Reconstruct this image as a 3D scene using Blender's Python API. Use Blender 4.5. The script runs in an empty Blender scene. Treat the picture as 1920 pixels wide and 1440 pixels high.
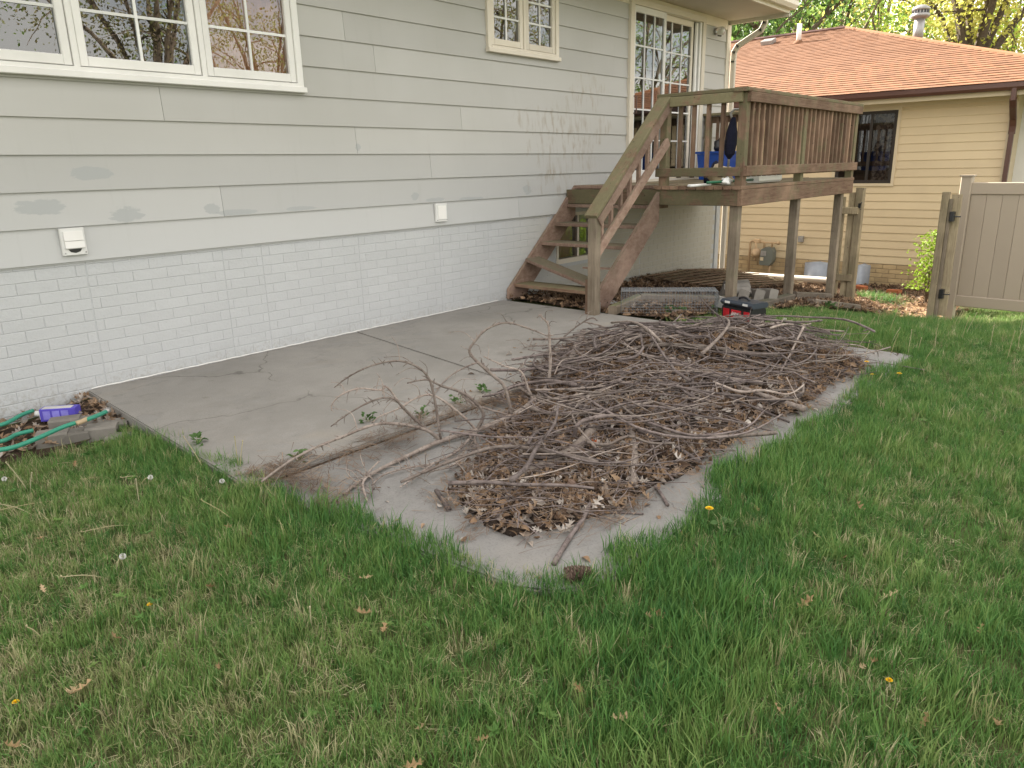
import bpy, bmesh, math, random
import numpy as np
from mathutils import Matrix, Vector, Euler
random.seed(7); RNG = np.random.default_rng(11)
R = math.radians
SC = bpy.context.scene
COL = SC.collection

# ------------------------------------------------------------------ camera
FPX = 1400.0                       # focal length in pixels of the 1920x1440 photograph
YAW, PITCH, ROLL = 0.85421815, 0.28209541, -0.02337963
CAMZ, CAMY = 1.38, -5.355          # wall of the house is the plane y = 0, patio at the wall is z = 0
fw = np.array([math.sin(YAW)*math.cos(PITCH), math.cos(YAW)*math.cos(PITCH), -math.sin(PITCH)])
rt = np.array([math.cos(YAW), -math.sin(YAW), 0.0]); up = np.cross(rt, fw)
rt, up = math.cos(ROLL)*rt+math.sin(ROLL)*up, -math.sin(ROLL)*rt+math.cos(ROLL)*up
ORG = np.array([0, CAMY, CAMZ])
cam = bpy.data.cameras.new('camera'); cam.sensor_width = 36; cam.lens = FPX/1920*36; cam.clip_end = 600; cam.clip_start = .05
camo = bpy.data.objects.new('camera', cam); COL.objects.link(camo)
M = Matrix.Identity(4)
for i in range(3):
    M[i][0], M[i][1], M[i][2], M[i][3] = rt[i], up[i], -fw[i], ORG[i]
camo.matrix_world = M
SC.camera = camo
# ------------------------------------------------------------------ sky, sun, exposure
SUN_AZ, SUN_EL = R(8.0), R(31.0)   # azimuth measured from +y towards +x (behind the house)
W = bpy.data.worlds.new('World'); SC.world = W; W.use_nodes = True
nt = W.node_tree; nt.nodes.clear()
N = nt.nodes.new; L = nt.links.new
sky = N('ShaderNodeTexSky'); sky.sky_type = 'NISHITA'; sky.sun_disc = False
sky.sun_elevation = SUN_EL; sky.sun_rotation = SUN_AZ; sky.air_density = 1.0; sky.dust_density = 2.0; sky.ozone_density = 1.0
tc = N('ShaderNodeTexCoord'); mp = N('ShaderNodeMapping'); mp.inputs['Scale'].default_value = (1, 1, 2.2)
L(tc.outputs['Generated'], mp.inputs[0])
cn = N('ShaderNodeTexNoise'); cn.inputs['Scale'].default_value = 2.6; cn.inputs['Detail'].default_value = 7; cn.inputs['Roughness'].default_value = .6
L(mp.outputs[0], cn.inputs['Vector'])
cr = N('ShaderNodeValToRGB'); cr.color_ramp.elements[0].position = .34; cr.color_ramp.elements[1].position = .56
L(cn.outputs['Fac'], cr.inputs[0])
mx = N('ShaderNodeMix'); mx.data_type = 'RGBA'; mx.inputs[7].default_value = (11.6, 10.9, 9.9, 1)
ml = N('ShaderNodeMath'); ml.operation = 'MULTIPLY'; ml.inputs[1].default_value = .88
L(cr.outputs[0], ml.inputs[0]); L(ml.outputs[0], mx.inputs[0]); L(sky.outputs[0], mx.inputs[6])
bg = N('ShaderNodeBackground'); bg.inputs[1].default_value = .06
L(mx.outputs[2], bg.inputs[0])
wo = N('ShaderNodeOutputWorld'); L(bg.outputs[0], wo.inputs[0])
sl = bpy.data.lights.new('sun', 'SUN'); sl.energy = 5.0; sl.angle = R(.5); sl.color = (1, .93, .82)
so = bpy.data.objects.new('sun', sl); COL.objects.link(so); so.location = (0, 0, 20)
sd = Vector((math.sin(SUN_AZ)*math.cos(SUN_EL), math.cos(SUN_AZ)*math.cos(SUN_EL), math.sin(SUN_EL)))
so.rotation_euler = sd.to_track_quat('Z', 'Y').to_euler()
vs = SC.view_settings; vs.view_transform = 'Standard'; vs.look = 'None'; vs.gamma = 1; vs.exposure = 2.16
SC.render.engine = 'CYCLES'
try:
    SC.cycles.max_bounces = 6; SC.cycles.transparent_max_bounces = 12
except Exception: pass

# ------------------------------------------------------------------ pixel -> place helpers
def ray(px, py):
    d = fw*FPX+rt*(px-960)-up*(py-720); return d/np.linalg.norm(d)
def hit(px, py, ax, val):
    d = ray(px, py); return ORG+d*((val-ORG[ax])/d[ax])
def onwall(px, py): return hit(px, py, 1, 0.0)
def onx(px, py, x): return hit(px, py, 0, x)
def onz(px, py, z=0.0): return hit(px, py, 2, z)
GX = [-99, 6.6, 7.2, 8.0, 8.9, 10, 11, 12, 13.5, 99]; GZ = [0, 0, -.05, -.13, -.235, -.42, -.56, -.62, -.66, -.66]
def slope(x): return np.interp(x, GX, GZ)
PX0, PX1, PY0, PY1, PYS = 1.78, 5.95, 0.0, -3.93, -2.33      # patio: x range, wall side, outer edge, joint strip
def gz(x, y):
    """ground height (soil / turf), vectorised"""
    x = np.asarray(x, float); y = np.asarray(y, float)
    z = slope(x)-.030+.012*np.sin(x*1.7+y*.9)*np.sin(y*1.3-.4)
    fx = np.clip((x-7.3)/3.4, 0, 1); fx = fx*fx*(3-2*fx)*np.clip((12.3-x)/1.0, 0, 1)
    z = z+.27*fx*np.clip((y+2.5)/2.3, 0, 1)*np.clip((3.0-y)/2.0, 0, 1)
    z = z-.14*np.clip((x-8.0)/1.0, 0, 1)*np.clip((-2.2-y)/.6, 0, 1)*np.clip((y+4.3)/.5, 0, 1)*np.clip((11.7-x)/.8, 0, 1)
    left = np.clip((PX0+.15-x)/.5, 0, 1)*np.clip((y+2.0)/1.2, 0, 1)
    return z-.075*left
def march(px, py, fn, lift=0):
    d = ray(px, py); t = .6
    while t < 60:
        P = ORG+d*t
        if P[2] < float(fn(P[0], P[1]))+lift:
            lo, hi = t-.06, t
            for _ in range(6):
                mi = (lo+hi)/2; P = ORG+d*mi
                if P[2] < float(fn(P[0], P[1]))+lift: hi = mi
                else: lo = mi
            return ORG+d*hi
        t += .06
    return P
def onground(px, py, lift=0): return march(px, py, gz, lift)

# ------------------------------------------------------------------ material helpers
def newmat(name):
    m = bpy.data.materials.new(name); m.use_nodes = True; t = m.node_tree; t.nodes.clear()
    o = t.nodes.new('ShaderNodeOutputMaterial'); b = t.nodes.new('ShaderNodeBsdfPrincipled'); t.links.new(b.outputs[0], o.inputs[0])
    return m, t, b
def nd(t, k, **kw):
    n = t.nodes.new(k)
    for a, v in kw.items():
        if a.startswith('i_'):
            key = a[2:]; key = int(key) if key.isdigit() else key.replace('_', ' ')
            n.inputs[key].default_value = v
        else: setattr(n, a, v)
    return n
def ramp(t, src, stops):
    r = t.nodes.new('ShaderNodeValToRGB'); e = r.color_ramp.elements
    while len(e) < len(stops): e.new(.5)
    for x, (p, c) in zip(e, stops):
        x.position = p; x.color = (c, c, c, 1) if isinstance(c, (int, float)) else (*c, 1)
    t.links.new(src, r.inputs[0]); return r.outputs[0]
def noise(t, vec, scale, detail=5, rough=.6, dist=0):
    n = nd(t, 'ShaderNodeTexNoise'); n.inputs['Scale'].default_value = scale; n.inputs['Detail'].default_value = detail
    n.inputs['Roughness'].default_value = rough; n.inputs['Distortion'].default_value = dist
    t.links.new(vec, n.inputs['Vector']); return n.outputs['Fac']
def mixc(t, fac, a, b, mode='MIX'):
    m = t.nodes.new('ShaderNodeMix'); m.data_type = 'RGBA'; m.blend_type = mode
    for i, v in ((0, fac), (6, a), (7, b)):
        if isinstance(v, bpy.types.NodeSocket): t.links.new(v, m.inputs[i])
        elif isinstance(v, (int, float)): m.inputs[i].default_value = v
        else: m.inputs[i].default_value = (*v, 1)
    return m.outputs[2]
def mth(t, op, a, b=None, clamp=False):
    m = t.nodes.new('ShaderNodeMath'); m.operation = op; m.use_clamp = clamp
    for i, v in ((0, a), (1, b)):
        if v is None: continue
        if isinstance(v, bpy.types.NodeSocket): t.links.new(v, m.inputs[i])
        else: m.inputs[i].default_value = v
    return m.outputs[0]
def pos(t, scale=(1, 1, 1), loc=(0, 0, 0)):
    g = t.nodes.new('ShaderNodeNewGeometry'); m = t.nodes.new('ShaderNodeMapping'); m.inputs['Scale'].default_value = scale; m.inputs['Location'].default_value = loc
    t.links.new(g.outputs['Position'], m.inputs[0]); return m.outputs[0]
def objpos(t, scale=(1, 1, 1)):
    g = t.nodes.new('ShaderNodeTexCoord'); m = t.nodes.new('ShaderNodeMapping'); m.inputs['Scale'].default_value = scale
    t.links.new(g.outputs['Object'], m.inputs[0]); return m.outputs[0]
def rnd(t):
    return t.nodes.new('ShaderNodeObjectInfo').outputs['Random']
def bump(t, b, h, strength=.3, dist=.01):
    n = t.nodes.new('ShaderNodeBump'); n.inputs['Strength'].default_value = strength; n.inputs['Distance'].default_value = dist
    t.links.new(h, n.inputs['Height']); t.links.new(n.outputs[0], b.inputs['Normal'])
def simple(name, c1, c2=None, scale=6, rough=.6, bs=.15, spec=.3, stretch=(1, 1, 1), metal=0, rv=.12, local=False):
    """colour that wanders between two tones, a little per-object variation and fine relief"""
    m, t, b = newmat(name); c2 = c2 or tuple(x*.8 for x in c1)
    v = objpos(t, stretch) if local else pos(t, stretch)
    n = noise(t, v, scale); c = mixc(t, ramp(t, n, [(.3, 0), (.7, 1)]), c1, c2)
    k = mth(t, 'ADD', mth(t, 'MULTIPLY', rnd(t), 2*rv), 1-rv)
    h = t.nodes.new('ShaderNodeHueSaturation'); t.links.new(c, h.inputs['Color']); t.links.new(k, h.inputs['Value'])
    t.links.new(h.outputs[0], b.inputs['Base Color'])
    b.inputs['Roughness'].default_value = rough; b.inputs['Specular IOR Level'].default_value = spec; b.inputs['Metallic'].default_value = metal
    if bs: bump(t, b, noise(t, v, scale*9, 4), bs, .004)
    return m
MT = {}
# painted siding of the house: pale grey green, touched-up patches, splashed dirt beside the stairs
def ellipse_mask(t, P, cx, cz, rx, rz, n, amp=.5):
    sx = nd(t, 'ShaderNodeSeparateXYZ'); t.links.new(P, sx.inputs[0])
    a = mth(t, 'DIVIDE', mth(t, 'SUBTRACT', sx.outputs[0], cx), rx); c = mth(t, 'DIVIDE', mth(t, 'SUBTRACT', sx.outputs[2], cz), rz)
    d = mth(t, 'ADD', mth(t, 'MULTIPLY', a, a), mth(t, 'MULTIPLY', c, c))
    d = mth(t, 'ADD', d, mth(t, 'MULTIPLY', mth(t, 'SUBTRACT', n, .5), amp*4))
    return ramp(t, d, [(.82, 1), (.95, 0)])
def siding_mat():
    m, t, b = newmat('siding_paint')
    g = t.nodes.new('ShaderNodeNewGeometry'); P = g.outputs['Position']
    big = noise(t, P, .7, 3); fine = noise(t, pos(t, (1.4, 1, 9)), 9, 5)
    c = mixc(t, ramp(t, big, [(.35, 0), (.7, 1)]), (.43, .425, .398), (.478, .473, .452))
    # lower boards paler and bluer: mostly light and haze painted into the colour
    sx = nd(t, 'ShaderNodeSeparateXYZ'); t.links.new(P, sx.inputs[0])
    low = ramp(t, mth(t, 'ADD', mth(t, 'MULTIPLY', sx.outputs[2], .4), mth(t, 'MULTIPLY', big, .25)), [(.42, 1), (.80, 0)])
    c = mixc(t, mth(t, 'MULTIPLY', low, .8), c, (.505, .515, .518))
    dr = ramp(t, noise(t, pos(t, (5.5, 1, .5)), 2.2, 6, .7), [(.56, 0), (.75, .16)]); c = mixc(t, dr, c, (.30, .29, .255))
    k = mth(t, 'ADD', mth(t, 'MULTIPLY', rnd(t), .13), .935)
    h = t.nodes.new('ShaderNodeHueSaturation'); t.links.new(c, h.inputs['Color']); t.links.new(k, h.inputs['Value']); c = h.outputs[0]
    en = noise(t, pos(t, (.55, 1, 2.6)), 13, 6, .75)
    for px, py, rx, rz in ((170, 325, .13, .045), (75, 388, .15, .05), (235, 402, .12, .055), (395, 392, .06, .035), (440, 398, .16, .022), (775, 368, .05, .035), (812, 374, .12, .022), (560, 391, .14, .016), (985, 355, .07, .05), (880, 372, .2, .016), (668, 277, .03, .035)):
        Q = onwall(px, py)
        c = mixc(t, mth(t, 'MULTIPLY', ellipse_mask(t, P, Q[0], Q[2], rx, rz, en, .9), .62), c, (.345, .362, .365))
    # splashed mud beside the stairs
    for px, py, rx, rz in ((1085, 225, .62, .32), (1060, 290, .78, .25), (1010, 225, .5, .16), (1040, 345, .6, .15), (1100, 170, .4, .2)):
        Q = onwall(px, py)
        mk = ellipse_mask(t, P, Q[0], Q[2], rx, rz, noise(t, P, 3, 4), .8)
        st = ramp(t, noise(t, pos(t, (5, 1, 1.3)), 3.2, 6, .6), [(.50, 0), (.66, 1)])
        c = mixc(t, mth(t, 'MULTIPLY', mth(t, 'MULTIPLY', mk, st), .55), c, (.33, .28, .22))
    t.links.new(c, b.inputs['Base Color']); b.inputs['Roughness'].default_value = .55; b.inputs['Specular IOR Level'].default_value = .3
    bump(t, b, fine, .10, .004); return m
MT['siding'] = siding_mat()
MT['white'] = simple('white_trim', (.80, .79, .76), (.72, .71, .68), 3, .45, .05)
MT['cream'] = simple('cream_trim', (.74, .68, .58), (.68, .62, .52), 3, .5, .05)
MT['soffit'] = simple('soffit_paint', (.62, .56, .46), (.57, .51, .42), 3, .6, .05)
def paint_brick():
    m, t, b = newmat('painted_brick'); P = pos(t)
    c = mixc(t, noise(t, P, 1.3, 4), (.47, .483, .49), (.522, .533, .537))
    c = mixc(t, ramp(t, noise(t, P, 40, 3, .7), [(.66, 0), (.74, .5)]), c, (.36, .37, .37))
    sx = nd(t, 'ShaderNodeSeparateXYZ'); t.links.new(P, sx.inputs[0])
    far = ramp(t, mth(t, 'MULTIPLY', sx.outputs[0], .1), [(.6, 0), (.8, 1)])
    c = mixc(t, far, c, mixc(t, noise(t, P, 2.5, 5), (.50, .47, .40), (.42, .40, .34)))
    k = mth(t, 'ADD', mth(t, 'MULTIPLY', rnd(t), .05), .97)
    h = t.nodes.new('ShaderNodeHueSaturation'); t.links.new(c, h.inputs['Color']); t.links.new(k, h.inputs['Value'])
    spl = mth(t, 'MULTIPLY', ramp(t, mth(t, 'ADD', sx.outputs[2], mth(t, 'MULTIPLY', noise(t, P, 5, 5, .7), .25)), [(.10, 1), (.24, 0)]), ramp(t, noise(t, P, 34, 4, .7), [(.48, 0), (.6, .5)])); cc = mixc(t, spl, h.outputs[0], (.30, .275, .235))
    t.links.new(cc, b.inputs['Base Color']); b.inputs['Roughness'].default_value = .6
    bump(t, b, mth(t, 'ADD', noise(t, P, 60, 5), mth(t, 'MULTIPLY', noise(t, P, 12, 3), 1.5)), .5, .006); return m
MT['pbrick'] = paint_brick()
MT['pmortar'] = simple('painted_mortar', (.46, .473, .48), (.42, .432, .438), 12, .7, .3)
def concrete(name='patio_concrete', val=1.0, sat=1.0):
    m, t, b = newmat(name); P = pos(t)
    c = mixc(t, ramp(t, noise(t, P, .9, 6), [(.3, 0), (.7, 1)]), (.25, .238, .220), (.315, .298, .275))
    c = mixc(t, ramp(t, noise(t, P, 3.5, 7, .7), [(.45, 0), (.75, .6)]), c, (.215, .206, .19))
    c = mixc(t, ramp(t, noise(t, P, 120, 3, .8), [(.50, 0), (.72, .75)]), c, (.165, .155, .14))
    c = mixc(t, ramp(t, noise(t, P, 1.7, 3), [(.6, 0), (.8, .35)]), c, (.37, .31, .235))
    fl = noise(t, pos(t, (1, 1.6, 1)), 2.4, 8, .62, .6); fk = mth(t, 'MULTIPLY', ramp(t, fl, [(.565, 0), (.575, 1)]), ramp(t, noise(t, P, .8, 2), [(.45, 0), (.6, 1)]))
    c = mixc(t, mth(t, 'MULTIPLY', fk, .35), c, (.225, .222, .216)); ed = ramp(t, fl, [(.555, 0), (.567, .5), (.58, 0)]); c = mixc(t, mth(t, 'MULTIPLY', ed, ramp(t, noise(t, P, .8, 2), [(.45, 0), (.6, 1)])), c, (.16, .15, .135))
    vo = t.nodes.new('ShaderNodeTexVoronoi'); vo.feature = 'DISTANCE_TO_EDGE'; vo.inputs['Scale'].default_value = .55
    wn = t.nodes.new('ShaderNodeTexNoise'); wn.inputs['Scale'].default_value = 3.5; wn.inputs['Detail'].default_value = 6; t.links.new(P, wn.inputs['Vector'])
    va = t.nodes.new('ShaderNodeVectorMath'); va.operation = 'MULTIPLY_ADD'; va.inputs[1].default_value = (.35, .35, 0); t.links.new(wn.outputs['Color'], va.inputs[0]); t.links.new(P, va.inputs[2]); t.links.new(va.outputs[0], vo.inputs['Vector'])
    ck = mth(t, 'MULTIPLY', ramp(t, vo.outputs['Distance'], [(.0015, 1), (.004, 0)]), ramp(t, noise(t, P, .6, 2), [(.46, 0), (.54, .75)])); c = mixc(t, ck, c, (.09, .082, .072))
    sp = ramp(t, noise(t, P, 9, 3, .5), [(.70, 0), (.74, .45)]); c = mixc(t, sp, c, (.17, .155, .135))
    c = mixc(t, ramp(t, noise(t, pos(t, (1, 1, 1), (7, 3, 0)), 1.1, 5, .7), [(.50, 0), (.60, .38)]), c, (.20, .19, .172))
    hs = t.nodes.new('ShaderNodeHueSaturation'); hs.inputs['Value'].default_value = val; hs.inputs['Saturation'].default_value = sat; t.links.new(c, hs.inputs['Color']); c = hs.outputs[0]
    t.links.new(c, b.inputs['Base Color']); b.inputs['Roughness'].default_value = .8; b.inputs['Specular IOR Level'].default_value = .25
    bump(t, b, mth(t, 'ADD', noise(t, P, 140, 4), mth(t, 'MULTIPLY', noise(t, P, 7, 5), 2)), .25, .004); return m
MT['concrete'] = concrete()
MT['concrete2'] = concrete('old_grey_concrete', .84, .7)
def deckwood(name, c1, c2, moss, along, mossy=.5, thr=.52):
    m, t, b = newmat(name)
    st = {'x': (1, 14, 14), 'y': (14, 1, 14), 'z': (14, 14, 1), 's': (3, 14, 5)}[along]
    v = pos(t, st); grain = noise(t, v, 4.5, 6, .7, .4)
    c = mixc(t, ramp(t, grain, [(.32, 0), (.68, 1)]), c1, c2)
    c = mixc(t, ramp(t, noise(t, pos(t), 2.2, 4), [(.45, 0), (.75, .55)]), c, tuple(x*1.75 for x in c2))
    g = t.nodes.new('ShaderNodeNewGeometry'); sx = nd(t, 'ShaderNodeSeparateXYZ'); t.links.new(g.outputs['Normal'], sx.inputs[0])
    upf = ramp(t, mth(t, 'ADD', mth(t, 'MULTIPLY', sx.outputs[2], .5), mth(t, 'MULTIPLY', noise(t, pos(t), 7, 6, .7), .55)), [(.62, 0), (.78, 1)])
    mn = ramp(t, noise(t, pos(t), 4, 6, .75), [(thr, 0), (thr+.10, 1)])
    ms = mth(t, 'MULTIPLY', mth(t, 'MAXIMUM', mth(t, 'MULTIPLY', upf, .8), mth(t, 'MULTIPLY', mn, mossy)), 1.0, True)
    mc = mixc(t, noise(t, pos(t), 30, 4, .8), moss, tuple(x*1.9 for x in moss))
    c = mixc(t, ms, c, mc)
    c = mixc(t, ramp(t, noise(t, pos(t), 22, 2, .5), [(.73, 0), (.76, .8)]), c, (.03, .022, .018))
    k = mth(t, 'ADD', mth(t, 'MULTIPLY', rnd(t), .6), .72)
    h = t.nodes.new('ShaderNodeHueSaturation'); t.links.new(c, h.inputs['Color']); t.links.new(k, h.inputs['Value'])
    t.links.new(h.outputs[0], b.inputs['Base Color']); b.inputs['Roughness'].default_value = .85; b.inputs['Specular IOR Level'].default_value = .2
    bump(t, b, mth(t, 'ADD', grain, mth(t, 'MULTIPLY', noise(t, pos(t), 60, 4), .4)), .5, .006); return m
BR1, BR2, MOSS = (.112, .064, .042), (.225, .152, .105), (.108, .102, .058)
for a in 'xyzs': MT['deck_'+a] = deckwood('weathered_deck_'+a, BR1, BR2, MOSS, a, .6)
for a in 'xyzs': MT['moss_'+a] = deckwood('mossy_deck_'+a, BR1, BR2, MOSS, a, .85, .40)
MT['stair_s'] = deckwood('stair_red_brown', (.175, .108, .080), (.285, .205, .162), (.12, .115, .075), 's', .2)
MT['post_grey'] = deckwood('grey_post_wood', (.125, .098, .072), (.22, .182, .138), (.10, .105, .055), 'z', .22)
MT['gate_wood'] = deckwood('gate_wood', (.24, .19, .125), (.40, .33, .22), (.14, .15, .06), 'z', .15)
MT['timber'] = deckwood('timber_wood', (.105, .085, .068), (.185, .155, .125), (.09, .09, .06), 'x', .15)
MT['vinyl_beige'] = simple('beige_vinyl_siding', (.64, .515, .33), (.595, .475, .305), 2, .5, .05, rv=.04)
MT['beige_trim'] = simple('beige_trim', (.60, .50, .345), (.56, .465, .32), 2, .5, .05, rv=.03)
MT['nbrick'] = simple('tan_brick', (.52, .385, .215), (.43, .315, .175), 8, .8, .3, rv=.14)
MT['nmortar'] = simple('tan_mortar', (.34, .27, .18), (.29, .23, .155), 12, .85, .3)
def shingle():
    m, t, b = newmat('red_shingle'); P = pos(t)
    c = mixc(t, noise(t, P, 1.2, 4), (.20, .085, .035), (.155, .064, .028))
    c = mixc(t, ramp(t, noise(t, P, 90, 3, .8), [(.4, 0), (.8, .7)]), c, (.235, .115, .052))
    k = mth(t, 'ADD', mth(t, 'MULTIPLY', noise(t, pos(t, (1.3, 3.1, 1.3)), 2.7, 2), .45), .78)
    k = mth(t, 'MULTIPLY', k, mth(t, 'ADD', mth(t, 'MULTIPLY', rnd(t), .3), .85))
    h = t.nodes.new('ShaderNodeHueSaturation'); t.links.new(c, h.inputs['Color']); t.links.new(k, h.inputs['Value'])
    t.links.new(h.outputs[0], b.inputs['Base Color']); b.inputs['Roughness'].default_value = .9
    bump(t, b, noise(t, P, 150, 3), .5, .004); return m
MT['shingle'] = shingle()
MT['brown_metal'] = simple('brown_gutter', (.095, .042, .030), (.08, .036, .026), 3, .35, .03, .5)
MT['dark_frame'] = simple('dark_window_frame', (.045, .036, .030), (.035, .03, .026), 3, .4, .03)
MT['galv'] = simple('galvanised_metal', (.42, .41, .40), (.30, .29, .28), 9, .45, .1, .5, metal=.6)
MT['wire'] = simple('galvanised_wire', (.20, .215, .225), (.14, .15, .16), 9, .45, 0, .5, metal=.3)
MT['grey_meter'] = simple('grey_enamel', (.145, .155, .135), (.12, .13, .112), 5, .4, .04)
MT['pipe_beige'] = simple('beige_pipe_paint', (.52, .37, .22), (.45, .31, .185), 8, .55, .1)
MT['vinyl_fence'] = simple('taupe_vinyl', (.40, .335, .26), (.38, .315, .245), 1.5, .45, .03, rv=.04)
MT['black'] = simple('black_plastic', (.018, .018, .021), (.012, .012, .014), 6, .35, .05, .5)
MT['black_lid'] = simple('dark_blue_grey_lid', (.045, .055, .072), (.035, .044, .058), 6, .3, .04, .5)
MT['red'] = simple('red_fabric', (.52, .018, .028), (.40, .012, .02), 14, .7, .2)
MT['whiteprint'] = simple('white_print', (.75, .74, .72), None, 6, .5, 0)
MT['blue'] = simple('blue_plastic', (.012, .07, .36), (.01, .055, .30), 4, .35, .04, .5)
MT['navy'] = simple('navy_cloth', (.012, .014, .035), (.009, .010, .025), 20, .8, .2)
MT['greenpole'] = simple('green_handle', (.006, .10, .045), None, 6, .35, .03, .5)
MT['purple'] = simple('purple_carton', (.11, .085, .50), (.085, .065, .42), 9, .45, .05)
MT['cartonlight'] = simple('carton_panel', (.26, .24, .66), (.2, .18, .58), 30, .45, .05)
MT['hose'] = simple('green_hose', (.045, .30, .20), (.035, .24, .16), 20, .45, .2, .4)
MT['tan_tape'] = simple('tan_hose_mender', (.50, .38, .24), None, 20, .6, .1)
MT['paver'] = simple('concrete_block', (.235, .215, .19), (.17, .158, .14), 10, .9, .5, rv=.18)
MT['orange_brick'] = simple('orange_brick', (.42, .14, .06), (.34, .11, .05), 14, .85, .4)
MT['whiteplastic'] = simple('white_plastic', (.78, .78, .76), (.70, .70, .68), 5, .4, .03, .4)
MT['lid_clear'] = simple('cloudy_plastic', (.33, .36, .41), (.25, .275, .32), 4, .25, .05, .5)
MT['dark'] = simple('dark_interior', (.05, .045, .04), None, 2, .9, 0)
MT['curtain'] = simple('brown_curtain', (.60, .29, .15), (.46, .21, .11), 5, .85, .1, stretch=(6, 6, .6))
MT['blind'] = simple('pale_blind', (.55, .54, .50), (.48, .47, .44), 5, .7, .05)
def glass(name, tint=(.80, .84, .84), refl=2.0):
    m = bpy.data.materials.new(name); m.use_nodes = True; t = m.node_tree; t.nodes.clear()
    o = t.nodes.new('ShaderNodeOutputMaterial'); mxs = t.nodes.new('ShaderNodeMixShader')
    tr = t.nodes.new('ShaderNodeBsdfTransparent'); tr.inputs[0].default_value = (*tint, 1)
    gl = t.nodes.new('ShaderNodeBsdfGlossy'); gl.inputs['Roughness'].default_value = .004; gl.inputs[0].default_value = (.92, .94, .96, 1)
    fr = t.nodes.new('ShaderNodeFresnel'); fr.inputs[0].default_value = 1.55
    f = mth(t, 'ADD', mth(t, 'MULTIPLY', fr.outputs[0], refl), .04, True)
    bp = t.nodes.new('ShaderNodeBump'); bp.inputs['Strength'].default_value = .02; bp.inputs['Distance'].default_value = .02
    t.links.new(noise(t, pos(t), 3.0, 2), bp.inputs['Height']); t.links.new(bp.outputs[0], gl.inputs['Normal'])
    t.links.new(f, mxs.inputs[0]); t.links.new(tr.outputs[0], mxs.inputs[1]); t.links.new(gl.outputs[0], mxs.inputs[2]); t.links.new(mxs.outputs[0], o.inputs[0])
    return m
MT['glass'] = glass('window_glass'); MT['glass_dark'] = glass('screened_glass', (.55, .57, .6), 1.6)
def frost():
    m, t, b = newmat('lamp_glass'); b.inputs['Base Color'].default_value = (.75, .75, .72, 1); b.inputs['Roughness'].default_value = .15; b.inputs['Transmission Weight'].default_value = .5
    return m
MT['lampglass'] = frost()
def soil(name, a, b_, c_):
    m, t, b = newmat(name); P = pos(t)
    c = mixc(t, ramp(t, noise(t, P, 2, 6), [(.3, 0), (.7, 1)]), a, b_)
    c = mixc(t, ramp(t, noise(t, P, 26, 5, .75), [(.5, 0), (.66, .9)]), c, c_)
    t.links.new(c, b.inputs['Base Color']); b.inputs['Roughness'].default_value = .95; b.inputs['Specular IOR Level'].default_value = .1
    bump(t, b, noise(t, P, 30, 6, .75), .9, .03); return m
MT['lawnsoil'] = soil('lawn_thatch', (.075, .092, .034), (.10, .108, .045), (.19, .17, .09))
MT['bedsoil'] = soil('leaf_mould', (.050, .036, .027), (.085, .060, .043), (.15, .105, .072))
MT['sunsoil'] = soil('sun_patch_soil', (.27, .165, .09), (.36, .23, .13), (.46, .33, .21))  # soil paled so its colour carries the gateway's sunlight
MT['litter'] = soil('pile_base', (.028, .021, .017), (.048, .035, .028), (.09, .065, .048))
def varied(name, cols, rough=.8, trans=0.0, attr=None):
    """foliage / stick colour: picks a tone per instance or object"""
    m, t, b = newmat(name)
    r = t.nodes.new('ShaderNodeAttribute') if attr else None
    if attr: r.attribute_type = 'INSTANCER'; r.attribute_name = attr; s = r.outputs['Fac']
    else: s = rnd(t)
    c = ramp(t, s, [(i/max(1, len(cols)-1), col) for i, col in enumerate(cols)])
    k = mth(t, 'ADD', mth(t, 'MULTIPLY', noise(t, pos(t), 9, 3), .5), .75)
    h = t.nodes.new('ShaderNodeHueSaturation'); t.links.new(c, h.inputs['Color']); t.links.new(k, h.inputs['Value'])
    t.links.new(h.outputs[0], b.inputs['Base Color']); b.inputs['Roughness'].default_value = rough; b.inputs['Specular IOR Level'].default_value = .25
    if trans:
        o = [n for n in t.nodes if n.type == 'OUTPUT_MATERIAL'][0]; tl = t.nodes.new('ShaderNodeBsdfTranslucent'); t.links.new(h.outputs[0], tl.inputs[0])
        ms = t.nodes.new('ShaderNodeMixShader'); ms.inputs[0].default_value = trans
        t.links.new(b.outputs[0], ms.inputs[1]); t.links.new(tl.outputs[0], ms.inputs[2]); t.links.new(ms.outputs[0], o.inputs[0])
    return m
MT['grass'] = varied('grass_blades', [(.046, .138, .040), (.078, .192, .048), (.130, .250, .062), (.21, .30, .09), (.35, .34, .17), (.50, .45, .28)], .55, .3, 'tone')
MT['leaflit'] = varied('dead_leaves', [(.075, .048, .034), (.15, .095, .06), (.27, .175, .105), (.36, .25, .16), (.27, .215, .175), (.52, .47, .42)], .75, .15, 'tone')
MT['needles'] = varied('pine_needles', [(.09, .06, .043), (.17, .115, .078), (.29, .21, .145)], .7, 0, 'tone')
MT['oneleaf'] = varied('oak_leaf', [(.30, .19, .10), (.42, .29, .16), (.50, .37, .23)], .7, .15)
MT['redleaf'] = varied('red_leaf', [(.52, .13, .05), (.55, .16, .06)], .7, .15)
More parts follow.
